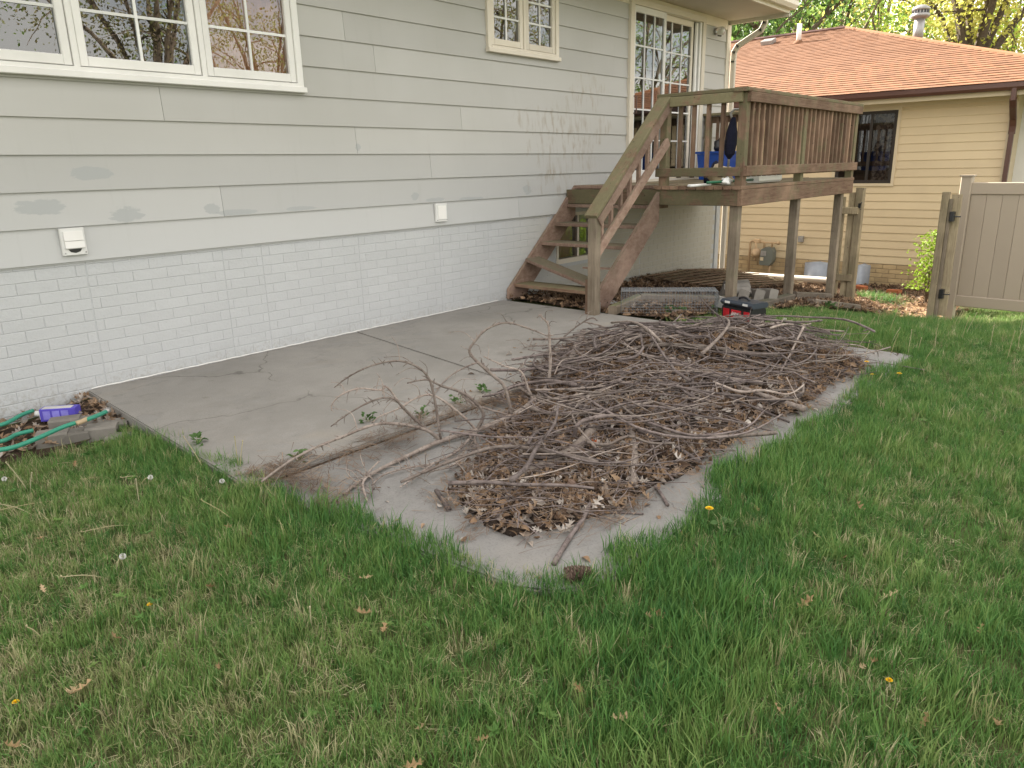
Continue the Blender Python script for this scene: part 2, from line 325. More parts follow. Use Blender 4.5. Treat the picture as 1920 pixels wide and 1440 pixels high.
def bark(name, c1, c2, c3=None):
    m, t, b = newmat(name); P = pos(t)
    c = mixc(t, ramp(t, noise(t, P, 14, 5, .7), [(.35, 0), (.65, 1)]), c1, c2)
    c = mixc(t, ramp(t, noise(t, P, 55, 3, .6), [(.55, 0), (.7, .8)]), c, c3 or tuple(x*.35 for x in c1))
    k = mth(t, 'ADD', mth(t, 'MULTIPLY', rnd(t), .7), .65)
    h = t.nodes.new('ShaderNodeHueSaturation'); t.links.new(c, h.inputs['Color']); t.links.new(k, h.inputs['Value'])
    t.links.new(h.outputs[0], b.inputs['Base Color']); b.inputs['Roughness'].default_value = .85; b.inputs['Specular IOR Level'].default_value = .2
    bump(t, b, noise(t, P, 90, 4), .6, .004); return m
MT['stick'] = bark('stick_bark', (.098, .078, .073), (.20, .165, .152))
MT['branch'] = bark('dead_branch_bark', (.19, .15, .128), (.33, .28, .245), (.075, .058, .05))
MT['log'] = bark('log_bark', (.13, .105, .088), (.24, .20, .172), (.06, .05, .042))
MT['treebark'] = bark('tree_bark', (.12, .09, .065), (.19, .15, .11))
MT['weed'] = varied('weed_leaf', [(.07, .14, .04), (.11, .19, .06)], .5, .3)
MT['stalk'] = varied('dandelion_stalk', [(.30, .30, .14), (.42, .36, .20), (.46, .42, .28)], .6, .1)
MT['yellow'] = simple('dandelion_yellow', (.80, .55, .01), (.75, .45, .01), 90, .7, 0)
MT['seed'] = simple('seed_head_white', (.66, .66, .62), (.5, .5, .47), 60, .9, 0)
MT['cone'] = bark('pine_cone', (.10, .062, .045), (.20, .14, .11), (.04, .028, .022))
MT['bushleaf'] = varied('lime_leaf', [(.20, .30, .03), (.30, .38, .05)], .5, .35)

# ------------------------------------------------------------------ object helpers
def tag(o, label=None, cat=None, group=None, kind=None):
    if label: o['label'] = label
    if cat: o['category'] = cat
    if group: o['group'] = group
    if kind: o['kind'] = kind
    return o
def thing(name, label, cat, loc=(0, 0, 0), group=None):
    o = bpy.data.objects.new(name, None); COL.objects.link(o); o.location = loc; o.empty_display_size = .1
    return tag(o, label, cat, group)
class MB:
    def __init__(s): s.v = []; s.f = []
    def add(s, vs, fs):
        n = len(s.v); s.v += [tuple(map(float, p)) for p in vs]; s.f += [tuple(i+n for i in f) for f in fs]
    def box(s, c, size, rot=None, ch=0.0):
        """box with centre c; ch chamfers the four long edges of its longest axis"""
        hx, hy, hz = (x/2 for x in size)
        vs = [(-hx, -hy, -hz), (hx, -hy, -hz), (hx, hy, -hz), (-hx, hy, -hz), (-hx, -hy, hz), (hx, -hy, hz), (hx, hy, hz), (-hx, hy, hz)]
        fs = [(0, 3, 2, 1), (4, 5, 6, 7), (0, 1, 5, 4), (1, 2, 6, 5), (2, 3, 7, 6), (3, 0, 4, 7)]
        if ch:
            ax = int(np.argmax(size)); h = [hx, hy, hz]; a, b = [i for i in range(3) if i != ax]; A, B = h[a], h[b]
            prof = [(-A+ch, -B), (A-ch, -B), (A, -B+ch), (A, B-ch), (A-ch, B), (-A+ch, B), (-A, B-ch), (-A, -B+ch)]
            vs = []
            for e in (-1, 1):
                for p, q in prof:
                    w = [0, 0, 0]; w[ax] = e*h[ax]; w[a] = p; w[b] = q; vs.append(tuple(w))
            fs = [tuple(range(7, -1, -1)), tuple(range(8, 16))]+[(i, (i+1) % 8, 8+(i+1) % 8, 8+i) for i in range(8)]
            if ax == 1: fs = [tuple(reversed(f)) for f in fs]
        if rot is not None:
            m = rot if isinstance(rot, Matrix) else Euler(rot).to_matrix()
            vs = [m @ Vector(p) for p in vs]
        s.add([(p[0]+c[0], p[1]+c[1], p[2]+c[2]) for p in vs], fs); return s
    def bb(s, x0, x1, y0, y1, z0, z1, ch=0.0):
        return s.box(((x0+x1)/2, (y0+y1)/2, (z0+z1)/2), (abs(x1-x0), abs(y1-y0), abs(z1-z0)), None, ch)
    def beam(s, p, q, w, h, ch=.004, roll=0):
        """rectangular member from p to q; w across (horizontal), h in the vertical plane"""
        p, q = Vector(p), Vector(q); d = q-p; L_ = d.length; x = d.normalized(); z = Vector((0, 0, 1))
        if abs(x.z) > .999: z = Vector((0, 1, 0))
        y = z.cross(x).normalized(); z = x.cross(y); m = Matrix((x, y, z)).transposed()
        if roll: m = m @ Matrix.Rotation(roll, 3, 'X')
        return s.box((p+q)/2, (L_, w, h), m, ch if L_ > max(w, h) else 0)
    def tube(s, pts, rad, n=6, caps=True):
        pts = [Vector(p) for p in pts]; k = len(pts)
        if not hasattr(rad, '__len__'): rad = [rad]*k
        t0 = (pts[1]-pts[0]).normalized(); a = t0.orthogonal().normalized(); vs = []; fs = []
        for i, p in enumerate(pts):
            t = (pts[min(i+1, k-1)]-pts[max(i-1, 0)])
            t = t.normalized() if t.length > 1e-9 else t0
            a = (a-t*a.dot(t)); a = a.normalized() if a.length > 1e-6 else t.orthogonal().normalized(); b = t.cross(a)
            for j in range(n):
                g = 2*math.pi*j/n; vs.append(p+(a*math.cos(g)+b*math.sin(g))*rad[i])
        for i in range(k-1):
            for j in range(n):
                fs.append((i*n+j, i*n+(j+1) % n, (i+1)*n+(j+1) % n, (i+1)*n+j))
        if caps: fs += [tuple(range(n-1, -1, -1)), tuple(range((k-1)*n, k*n))]
        s.add(vs, fs); return s
    def lathe(s, prof, c=(0, 0, 0), n=16, axis='z', caps=True):
        vs = []; fs = []; k = len(prof)
        for r, h in prof:
            for j in range(n):
                g = 2*math.pi*j/n; p = (r*math.cos(g), r*math.sin(g), h)
                if axis == 'x': p = (h, r*math.cos(g), r*math.sin(g))
                if axis == 'y': p = (r*math.sin(g), h, r*math.cos(g))
                vs.append((p[0]+c[0], p[1]+c[1], p[2]+c[2]))
        for i in range(k-1):
            for j in range(n): fs.append((i*n+j, i*n+(j+1) % n, (i+1)*n+(j+1) % n, (i+1)*n+j))
        if caps: fs += [tuple(range(n-1, -1, -1)), tuple(range((k-1)*n, k*n))]
        s.add(vs, fs); return s
    def prism(s, poly, d):
        """poly: 3D points of a planar outline, extruded by vector d"""
        n = len(poly); vs = [Vector(p) for p in poly]+[Vector(p)+Vector(d) for p in poly]
        s.add(vs, [tuple(range(n-1, -1, -1)), tuple(range(n, 2*n))]+[(i, (i+1) % n, n+(i+1) % n, n+i) for i in range(n)]); return s
    def mesh(s, name, mat=None, smooth=False):
        me = bpy.data.meshes.new(name); me.from_pydata(s.v, [], s.f); me.update()
        if mat: me.materials.append(MT[mat] if isinstance(mat, str) else mat)
        if smooth: me.shade_smooth()
        return me
    def build(s, name, mat, parent=None, smooth=False, fix=True):
        me = s.mesh(name, mat, smooth)
        if fix:
            b = bmesh.new(); b.from_mesh(me); bmesh.ops.recalc_face_normals(b, faces=b.faces); b.to_mesh(me); b.free()
        return link(name, me, parent)
def link(name, me, parent=None, loc=None, rot=None, scale=None):
    o = bpy.data.objects.new(name, me); COL.objects.link(o)
    if parent is not None:
        o.parent = parent
        if parent.type == 'EMPTY': o.matrix_parent_inverse = Matrix.Translation(-Vector(parent.location))
    if loc is not None: o.location = loc
    if rot is not None: o.rotation_euler = rot
    if scale is not None: o.scale = scale
    return o
def grid_mesh(name, xs, ys, zf, mat):
    X, Y = np.meshgrid(xs, ys); Z = zf(X, Y); n, m = len(xs), len(ys)
    v = np.stack([X, Y, Z], -1).reshape(-1, 3); i = np.arange((m-1)*n).reshape(m-1, n)[:, :-1].ravel()
    f = np.stack([i, i+1, i+n+1, i+n], 1)
    me = bpy.data.meshes.new(name); me.vertices.add(len(v)); me.vertices.foreach_set('co', v.ravel())
    me.loops.add(f.size); me.loops.foreach_set('vertex_index', f.ravel().astype(np.int32))
    me.polygons.add(len(f)); me.polygons.foreach_set('loop_start', np.arange(0, f.size, 4, dtype=np.int32)); me.polygons.foreach_set('loop_total', np.full(len(f), 4, np.int32))
    me.update(calc_edges=True); me.materials.append(MT[mat]); me.shade_smooth(); return me
def soup(name, verts, nper, mat):
    """many separate n-gons given as an array (count, nper, 3)"""
    v = verts.reshape(-1, 3); c = len(verts); me = bpy.data.meshes.new(name)
    me.vertices.add(len(v)); me.vertices.foreach_set('co', v.ravel()); me.loops.add(len(v)); me.loops.foreach_set('vertex_index', np.arange(len(v), dtype=np.int32))
    me.polygons.add(c); me.polygons.foreach_set('loop_start', np.arange(0, len(v), nper, dtype=np.int32)); me.polygons.foreach_set('loop_total', np.full(c, nper, np.int32))
    me.update(calc_edges=True); me.materials.append(mat if not isinstance(mat, str) else MT[mat]); return me
def scatter(name, protos, pts, rots, scl, idx, tone, parent=None):
    """one object: meshes instanced on points by geometry nodes"""
    me = bpy.data.meshes.new(name); me.vertices.add(len(pts)); me.vertices.foreach_set('co', np.asarray(pts, float).ravel())
    for nm, ty, dat in (('rot', 'FLOAT_VECTOR', rots), ('scl', 'FLOAT', scl), ('idx', 'INT', idx), ('tone', 'FLOAT', tone)):
        a = me.attributes.new(nm, ty, 'POINT'); a.data.foreach_set('vector' if ty == 'FLOAT_VECTOR' else 'value', np.asarray(dat).astype(np.int32 if ty == 'INT' else np.float32).ravel())
    c = bpy.data.collections.new(name+'_pieces')
    for i, p in enumerate(protos):
        o = bpy.data.objects.new('%s_piece_%02d' % (name, i), p); c.objects.link(o)
    g = bpy.data.node_groups.new(name+'_nodes', 'GeometryNodeTree')
    g.interface.new_socket('Geometry', in_out='INPUT', socket_type='NodeSocketGeometry'); g.interface.new_socket('Geometry', in_out='OUTPUT', socket_type='NodeSocketGeometry')
    gi = g.nodes.new('NodeGroupInput'); go = g.nodes.new('NodeGroupOutput'); ip = g.nodes.new('GeometryNodeInstanceOnPoints'); ci = g.nodes.new('GeometryNodeCollectionInfo')
    ci.inputs['Collection'].default_value = c; ci.inputs['Separate Children'].default_value = True; ci.inputs['Reset Children'].default_value = True
    ip.inputs['Pick Instance'].default_value = True
    def na(n, ty):
        x = g.nodes.new('GeometryNodeInputNamedAttribute'); x.data_type = ty; x.inputs[0].default_value = n; return [o for o in x.outputs if o.enabled][0]
    er = g.nodes.new('FunctionNodeEulerToRotation'); g.links.new(na('rot', 'FLOAT_VECTOR'), er.inputs[0])
    g.links.new(gi.outputs[0], ip.inputs['Points']); g.links.new(ci.outputs[0], ip.inputs['Instance']); g.links.new(na('idx', 'INT'), ip.inputs['Instance Index'])
    g.links.new(er.outputs[0], ip.inputs['Rotation']); g.links.new(na('scl', 'FLOAT'), ip.inputs['Scale']); g.links.new(ip.outputs[0], go.inputs[0])
    o = link(name, me, parent); md = o.modifiers.new('scatter', 'NODES'); md.node_group = g
    return o

# ================================================================== THE SETTING
def ground_sheet():
    xs = np.unique(np.concatenate([np.linspace(-90, -3, 16), np.arange(-3, 15.01, .15), np.linspace(15.5, 110, 18)]))
    ys = np.unique(np.concatenate([np.linspace(-90, -9, 14), np.arange(-9, 3.01, .15), np.linspace(4, 90, 14)]))
    def zf(X, Y):
        inp = (X > PX0+.3) & (X < PX1-.1) & (Y < .1) & (Y > PY1+.2)
        return np.where(inp, -.12, gz(X, Y))
    o = link('lawn', grid_mesh('lawn', xs, ys, zf, 'lawnsoil')); tag(o, 'green lawn sloping down towards the gate', 'lawn', kind='structure')
ground_sheet()
def slab(name, poly, z, label, th=.11, mat='concrete'):
    bm = bmesh.new(); vs = [bm.verts.new((x, y, z)) for x, y in poly]; f = bm.faces.new(vs)
    r = bmesh.ops.extrude_face_region(bm, geom=[f]); bmesh.ops.translate(bm, verts=[v for v in r['geom'] if isinstance(v, bmesh.types.BMVert)], vec=(0, 0, -th))
    bmesh.ops.recalc_face_normals(bm, faces=bm.faces)
    es = [e for e in bm.edges if abs(e.verts[0].co.z-z) < 1e-6 and abs(e.verts[1].co.z-z) < 1e-6]
    bmesh.ops.bevel(bm, geom=es, offset=.008, segments=2, affect='EDGES')
    me = bpy.data.meshes.new(name); bm.to_mesh(me); bm.free(); me.materials.append(MT[mat])
    o = link(name, me); tag(o, label, 'patio', kind='structure'); return o
slab('patio_slab', [(1.772, -.004), (4.030, -.004), (3.593, -2.335), (1.585, -2.335)], 0, 'left half of the concrete patio beside the painted foundation')
slab('patio_slab', [(4.040, -.004), (6.03, -.004), (5.98, -2.335), (3.603, -2.335)], 0, 'right half of the concrete patio in front of the stairs')
slab('patio_slab', [(1.60, -2.365), (5.98, -2.362), (5.96, -4.09), (2.02, -4.09), (1.88, -4.05), (1.78, -3.97), (1.72, -3.85)], -.012, 'outer concrete slab under the brush pile', mat='concrete2')
# bare bed of leaf mould under the deck and through to the neighbour's wall
def bed(name, poly, lift, mat, label, kind='structure'):
    P = np.array(poly); x0, y0 = P.min(0); x1, y1 = P.max(0)
    xs = np.arange(x0, x1+.09, .09); ys = np.arange(y0, y1+.09, .09)
    def inside(x, y):
        c = False; j = len(poly)-1
        for i in range(len(poly)):
            if (poly[i][1] > y) != (poly[j][1] > y) and x < (poly[j][0]-poly[i][0])*(y-poly[i][1])/(poly[j][1]-poly[i][1])+poly[i][0]: c = not c
            j = i
        return c
    mb = MB(); idx = {}
    for a in range(len(xs)):
        for b in range(len(ys)):
            if inside(xs[a], ys[b]):
                idx[a, b] = len(mb.v); n = math.sin(xs[a]*9.1)*math.sin(ys[b]*7.7+1)*.012
                mb.v.append((xs[a], ys[b], float(gz(xs[a], ys[b]))+lift+n))
    for (a, b) in idx:
        if (a+1, b) in idx and (a+1, b+1) in idx and (a, b+1) in idx: mb.f.append((idx[a, b], idx[a+1, b], idx[a+1, b+1], idx[a, b+1]))
    me = mb.mesh(name, mat, True); o = link(name, me); tag(o, label, 'ground', kind=kind); return inside
BED = [(6.06, .02), (13.45, .02), (13.45, -3.3), (11.6, -3.2), (10.9, -2.75), (10.2, -2.5), (8.2, -2.42), (7.2, -2.42), (6.75, -2.3), (6.05, -2.1), (6.02, -1.4)]
in_bed = bed('leaf_mould_bed', BED, .03, 'bedsoil', 'dark leaf mould bed under the wooden deck')
bed('gateway_sun_patch', [(10.5, -2.35), (10.9, -2.0), (12.1, -2.1), (12.25, -2.9), (11.9, -3.4), (10.9, -3.45), (10.4, -3.1)], .042, 'sunsoil', 'soil coloured pale tan as a sun patch in the gateway between the houses')  # pale patch laid where the sun falls, sunlight put into its colour
BED2 = [(13.45, .02), (13.45, 7), (11.2, 7), (11.2, .02)]
bed('side_yard_soil', BED2, .03, 'bedsoil', 'bare soil strip between the two houses')
LB = [(-.5, -.01), (PX0-.02, -.01), (PX0-.02, -.75), (1.2, -.9), (.4, -.75), (-.5, -.7)]
bed('mulch_bed', LB, .02, 'bedsoil', 'mulch bed at the foot of the painted wall')
JS = MB(); JS.bb(1.62, 5.97, -2.36, -2.338, -.10, -.018); tag(JS.build('joint_soil', 'bedsoil'), 'soil filled joint between the patio slabs', 'ground', kind='structure')

# ================================================================== THE HOUSE
XL, XR = -3.0, 11.16
Z0, EX, ZTOP = .8586, .2207, 3.30
house = thing('house', 'grey green lap sided house with painted brick patterned foundation', 'house', (5, 4, 0))
OPEN = dict(big=(1.17, 3.68, 2.00, 3.25), small=(5.88, 6.98, 2.495, 3.26), door=(8.45, 10.33, 1.16, 3.24))
BASEM = (6.99, 7.73, .30, .85)
# siding boards, cut where the photograph shows butt joints
joints = {}
for px, py in ((414, 377), (805, 310), (665, 262), (862, 222), (970, 387), (1133, 330), (300, 190), (700, 120), (640, 30)):
    Q = onwall(px, py); joints.setdefault(int((Q[2]-Z0)//EX), []).append(Q[0])
def board_prism(mb, x0, x1, za, zb, zbot):
    """slice of a lapped board between heights za and zb"""
    def yf(z): u = (z-zbot)/EX; return -.026+.015*u, -.012+.010*u
    (f0, b0), (f1, b1) = yf(za), yf(zb)
    mb.prism([(x0, f0, za), (x0, b0, za), (x0, b1, zb), (x0, f1, zb)], (x1-x0, 0, 0))
def flush_board(mb):
    if not mb.v: return
    ob = mb.build('siding_board', 'siding', house); b = bmesh.new(); b.from_mesh(ob.data); bmesh.ops.remove_doubles(b, verts=b.verts, dist=1e-5); b.to_mesh(ob.data); b.free()
nc = int((ZTOP-Z0)/EX)+1
for c in range(nc):
    zb = Z0+c*EX; zt = min(zb+EX+.010, ZTOP+.02)
    cuts = [XL]+sorted(joints.get(c, []))+[XR-.09]
    for a, b in zip(cuts[:-1], cuts[1:]):
        a += .0015; b -= .0015; mb = MB()
        segs = sorted({a, b, *[x for o in OPEN.values() for x in o[:2] if a < x < b]})
        for s0, s1 in zip(segs[:-1], segs[1:]):
            mid = (s0+s1)/2; op = [o for o in OPEN.values() if o[0] < mid < o[1] and o[2] < zt and o[3] > zb]
            if not op: board_prism(mb, s0, s1, zb, zt, zb)
            else:
                o = op[0]
                if o[2] > zb+.005: board_prism(mb, s0, s1, zb, o[2], zb)
                if o[3] < zt-.005: board_prism(mb, s0, s1, o[3], zt, zb)
            if op and op[0][2] <= zb+.005 and op[0][3] >= zt-.005: flush_board(mb); mb = MB()
        flush_board(mb)
# sheathing with real openings
def wall_with_openings(x0, x1, z0, z1, ya, yb, ops):
    mb = MB(); xs = sorted({x0, x1, *[v for o in ops for v in o[:2]]})
    for a, b in zip(xs[:-1], xs[1:]):
        zs = [(z0, z1)]; m = (a+b)/2
        for o in ops:
            if o[0] < m < o[1]: zs = [(p, q) for u, v in zs for p, q in ((u, o[2]), (o[3], v)) if q-p > .001]
        for p, q in zs: mb.bb(a, b, ya, yb, p, q)
    return mb
wall_with_openings(XL, XR-.02, .865, 3.5, .0, .14, list(OPEN.values())).build('wall_sheathing', 'soffit', house)
m = MB(); m.bb(XL, XR-.021, 7.9, 8.0, -.7, 3.5); m.bb(XL, XL+.1, .14, 7.9, -.7, 3.5); m.bb(XR-.021, XR-.001, .002, 8.0, -.8, 3.45); m.build('outer_wall', 'siding', house)
# foundation with brick relief: joints recessed, bricks proud
fnd = wall_with_openings(XL, XR-.005, -.8, .864, -.0, .2, [BASEM]).build('foundation', 'pmortar', house)
BH, BL = .0745, .237
vj = sorted([1.902, 2.863, 3.19, 4.138, 5.114, 5.82, 7.85, 8.85, 9.743])
bricks = []; row = 0; z = -.66
while z < .86:
    x = XL+(row % 2)*BL/2-.02
    while x < XR-.3:
        x1 = x+BL; pieces = [(x, x1)]
        for j in vj:
            pieces = [(p, q) for u, v in pieces for p, q in (((u, j-.003), (j+.003, v)) if u < j-.01 and v > j+.01 else ((u, v),))]
        for p, q in pieces:
            if q-p < .03: continue
            if q > BASEM[0] and p < BASEM[1] and z+BH > BASEM[2]-.02 and z < BASEM[3]: continue
            if z+BH < float(slope((p+q)/2))-.12: continue
            bricks.append((p, q, z))
        x = x1
    row += 1; z += BH
def brick_mesh(w):
    mb = MB(); h = BH-.0038; a, b, e = w/2-.0010, h/2, .0024
    vs = [(-a, 0, -b), (a, 0, -b), (a, 0, b), (-a, 0, b), (-a+e, -.0022, -b+e), (a-e, -.0022, -b+e), (a-e, -.0022, b-e), (-a+e, -.0022, b-e)]
    mb.add(vs, [(4, 5, 6, 7), (0, 1, 5, 4), (1, 2, 6, 5), (2, 3, 7, 6), (3, 0, 4, 7)]); return mb
cache = {}
vis = [b for b in bricks if b[0] > 1.35 and b[2] > -.06 and b[1] < 6.6]; vis.sort(key=lambda b: b[0]); ind = set(vis[:300])
rest = MB()
for b in bricks:
    w = round(b[1]-b[0], 3); c = ((b[0]+b[1])/2, -.0008, b[2]+BH/2)
    if b in ind:
        if w not in cache: cache[w] = brick_mesh(w).mesh('brick', 'pbrick')
        link('brick', cache[w], fnd, c)
    else:
        q = brick_mesh(w); rest.add([(v[0]+c[0], v[1]+c[1], v[2]+c[2]) for v in q.v], q.f)
tag(rest.build('brick_courses', 'pbrick', fnd, fix=False), kind='stuff')
# sill board and caulk line
m = MB(); m.bb(XL, XR-.1, -.010, .0, Z0-.012, Z0+.03); m.build('starter_strip', 'siding', house)
m = MB(); pts = [(x, -.004+.003*math.sin(x*31), .003+.004*abs(math.sin(x*17.3))) for x in np.arange(PX0+.02, 6.0, .05)]
m.tube(pts, [.004+.003*abs(math.sin(i*1.7)) for i in range(len(pts))], 5); m.build('caulk_bead', 'white', house)
# corner board, frieze, soffit, fascia, gutter, roof
m = MB(); m.bb(XR-.09, XR+.004, -.035, -.003, .80, 3.30); m.bb(XR+.0045, XR+.03, -.035, .07, .80, 3.36); m.build('corner_board', 'cream', house)
m = MB(); m.bb(XR-.12, XR+.006, -.022, .05, -.8, .80); m.build('foundation_corner', 'pmortar', house)
m = MB(); m.bb(XL, XR-.09, -.030, -.002, 3.235, 3.358); m.build('frieze_board', 'cream', house)
ES, EO = 3.36, -.87
m = MB()
n_s = 9
m.bb(XL-.3, XR+.03, EO+.01, .14, ES, ES+.018); m.build('soffit', 'soffit', house)
m = MB(); m.bb(XL-.3, XR+.03, EO-.02, EO+.01, ES-.012, ES+.15); m.build('fascia', 'cream', house)
m = MB(); m.prism([(XL-.3, EO-.02, ES+.03), (XL-.3, EO-.09, ES+.03), (XL-.3, EO-.125, ES+.075), (XL-.3, EO-.125, ES+.13), (XL-.3, EO-.135, ES+.14), (XL-.3, EO-.02, ES+.14)], (XR+.05-XL+.3, 0, 0)); m.build('gutter', 'cream', house)
RID = (4.0, ES+.17+(4.0-EO)*.40)
m = MB(); e0 = ES+.155
for s in (0, 1):
    yb = EO-.05 if s == 0 else 8.0-EO+.05
    m.prism([(XL-.35, yb, e0), (XL-.35, RID[0], RID[1]), (XL-.35, RID[0], RID[1]+.05), (XL-.35, yb, e0+.05)], (XR+.38-XL+.0, 0, 0))
m.build('roof', 'shingle', house)
m = MB(); m.prism([(XR-.02, .0, 3.45), (XR-.02, 8.0, 3.45), (XR-.02, 8-EO*.0, ES+.14), (XR-.02, RID[0], RID[1]-.02), (XR-.02, 0, ES+.14)], (.018, 0, 0)); m.build('gable', 'siding', house)
m = MB(); m.bb(XR+.004, XR+.035, EO-.02, .0, ES-.05, ES+.0); m.build('rake_trim', 'cream', house)
# downspout with two elbows on the corner
m = MB(); p0 = Vector((XR+.06, -.50, ES+.02))
pts = [(XR+.07, -.52, ES+.05), (XR+.07, -.52, ES-.08), (XR+.07, -.47, ES-.17), (XR+.07, -.13, ES-.34), (XR+.07, -.075, ES-.42), (XR+.07, -.07, ES-.55), (XR+.07, -.07, -.40), (XR+.08, -.12, -.53), (XR+.10, -.30, -.58)]
for a, b in zip(pts[:-1], pts[1:]): m.beam(Vector(a)-(Vector(b)-Vector(a)).normalized()*.012, Vector(b)+(Vector(b)-Vector(a)).normalized()*.012, .055, .075, .008)
m.build('downspout', 'cream', house)
# ------------------------------------------------------------------ windows and door of the house
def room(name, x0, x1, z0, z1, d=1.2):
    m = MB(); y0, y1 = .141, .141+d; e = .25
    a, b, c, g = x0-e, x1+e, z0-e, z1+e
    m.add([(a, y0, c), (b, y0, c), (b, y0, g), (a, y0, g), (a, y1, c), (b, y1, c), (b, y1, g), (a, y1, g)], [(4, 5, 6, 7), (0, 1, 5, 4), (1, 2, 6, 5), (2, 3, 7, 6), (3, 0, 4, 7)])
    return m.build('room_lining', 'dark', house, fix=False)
def casement(x0, x1, z0, z1, bounds, cols, rows, cased=.055, frame='white', label=None):
    """outer casing with sill, one sash per bay with pane and glazing bars"""
    m = MB(); o = cased; yb, yf = .005, -.050
    m.bb(x0-.02, x1+.02, yf, yb, z1, z1+o, .004); m.bb(x0-.02, x0+o-.02, yf, yb, z0, z1, .004); m.bb(x1-o+.02, x1+.02, yf, yb, z0, z1, .004)
    m.bb(x0-.03, x1+.03, yf-.02, yb, z0-.022, z0+.018, .004); m.bb(x0+.03, x1-.03, yf-.004, .10, z0+.018, z0+.045)
    for bx in bounds[1:-1]: m.bb(bx-.018, bx+.018, yf+.004, .10, z0+.045, z1, .003)
    win = m.build('window', frame, house)
    if label: win['label'] = label
    for a, b in zip(bounds[:-1], bounds[1:]):
        l, r, bt, tp = a+.022, b-.022, z0+.052, z1-.01; s = .052
        if a == bounds[0]: l = a+.036
        if b == bounds[-1]: r = b-.036
        m = MB(); ya, yb2 = -.038, .02
        m.bb(l, l+s, ya, yb2, bt, tp, .005); m.bb(r-s, r, ya, yb2, bt, tp, .005); m.bb(l+s+.0005, r-s-.0005, ya+.002, yb2, bt, bt+s*1.15, .004); m.bb(l+s+.0005, r-s-.0005, ya+.002, yb2, tp-s, tp, .004)
        m.build('sash', frame, win)
        g = MB(); g.add([(l+s, -.012, bt+s), (r-s, -.012, bt+s), (r-s, -.012, tp-s), (l+s, -.012, tp-s)], [(0, 1, 2, 3)]); g.build('pane', 'glass', win, fix=False)
        gx0, gx1, gz0, gz1 = l+s, r-s, bt+s*1.15, tp-s
        for i in range(1, cols):
            x = gx0+(gx1-gx0)*i/cols; q = MB(); q.bb(x-.009, x+.009, -.024, -.0125, gz0, gz1); q.build('glazing_bar', 'whiteplastic', win)
        for i in range(1, rows):
            zz = gz0+(gz1-gz0)*i/rows; q = MB(); q.bb(gx0, gx1, -.0225, -.0127, zz-.009, zz+.009); q.build('glazing_bar', 'whiteplastic', win)
    return win
o = OPEN['big']; bw = casement(*o, [o[0], 2.05, 2.89, o[1]], 2, 4, label='triple casement window')
room('r', *o); m = MB()
xs = np.linspace(2.93, 3.64, 40); v = [(x, .045+.015*math.sin(x*38), zz) for zz in (1.9, 3.3) for x in xs]; m.add(v, [(i, i+1, i+41, i+40) for i in range(39)]); m.build('curtain', 'curtain', bw, fix=False)
o = OPEN['small']; casement(*o, [o[0], (o[0]+o[1])/2, o[1]], 2, 3, frame='cream'); room('r', *o)
# sliding patio door
o = OPEN['door']; x0, x1, z0, z1 = o; m = MB()
m.bb(x0-.03, x0+.06, -.06, .02, z0, z1, .004); m.bb(x1-.06, x1+.03, -.06, .02, z0, z1, .004); m.bb(x0-.03, x1+.03, -.06, .02, z1, z1+.075, .004); m.bb(x0+.06, x1-.06, -.05, .12, z0, z0+.03)
door = m.build('patio_door', 'cream', house); room('r', *o)
mid = (x0+x1)/2-.12
for l, r, yy, rows_, in ((x0+.06, mid+.03, -.02, 5), (mid-.03, x1-.20, .03, 5)):
    m = MB(); s = .075
    m.bb(l, l+s*.7, yy-.018, yy+.018, z0+.03, z1, .004); m.bb(r-s*.7, r, yy-.018, yy+.018, z0+.03, z1, .004)
    m.bb(l+s*.7+.0005, r-s*.7-.0005, yy-.016, yy+.016, z0+.03, z0+.15, .004); m.bb(l+s*.7+.0005, r-s*.7-.0005, yy-.016, yy+.016, z1-s, z1, .004)
    pn = m.build('door_panel', 'white' if yy < 0 else 'cream', door)
    gx0, gx1, gz0, gz1 = l+s*.7, r-s*.7, z0+.15, z1-s
    g = MB(); g.add([(gx0, yy, gz0), (gx1, yy, gz0), (gx1, yy, gz1), (gx0, yy, gz1)], [(0, 1, 2, 3)]); g.build('pane', 'glass', door, fix=False)
    for i in range(1, 3):
        x = gx0+(gx1-gx0)*i/3; q = MB(); q.bb(x-.009, x+.009, yy-.012, yy-.0005, gz0, gz1); q.build('glazing_bar', 'whiteplastic', door)
    for i in range(1, rows_):
        zz = gz0+(gz1-gz0)*i/rows_; q = MB(); q.bb(gx0, gx1, yy-.0105, yy-.0007, zz-.009, zz+.009); q.build('glazing_bar', 'whiteplastic', door)
m = MB(); m.bb(x1-.20, x1-.15, -.03, .0, z0+.03, z1-.02, .004); m.bb(x1-.12, x1-.07, -.045, .0, z0+.03, z1-.01, .004); m.build('screen_track', 'white', door)
m = MB(); hz = 2.10; m.tube([(x0+.085, -.045, hz-.10), (x0+.085, -.085, hz-.10), (x0+.085, -.085, hz+.10), (x0+.085, -.045, hz+.10)], .009, 6); m.build('handle', 'brown_metal', door)
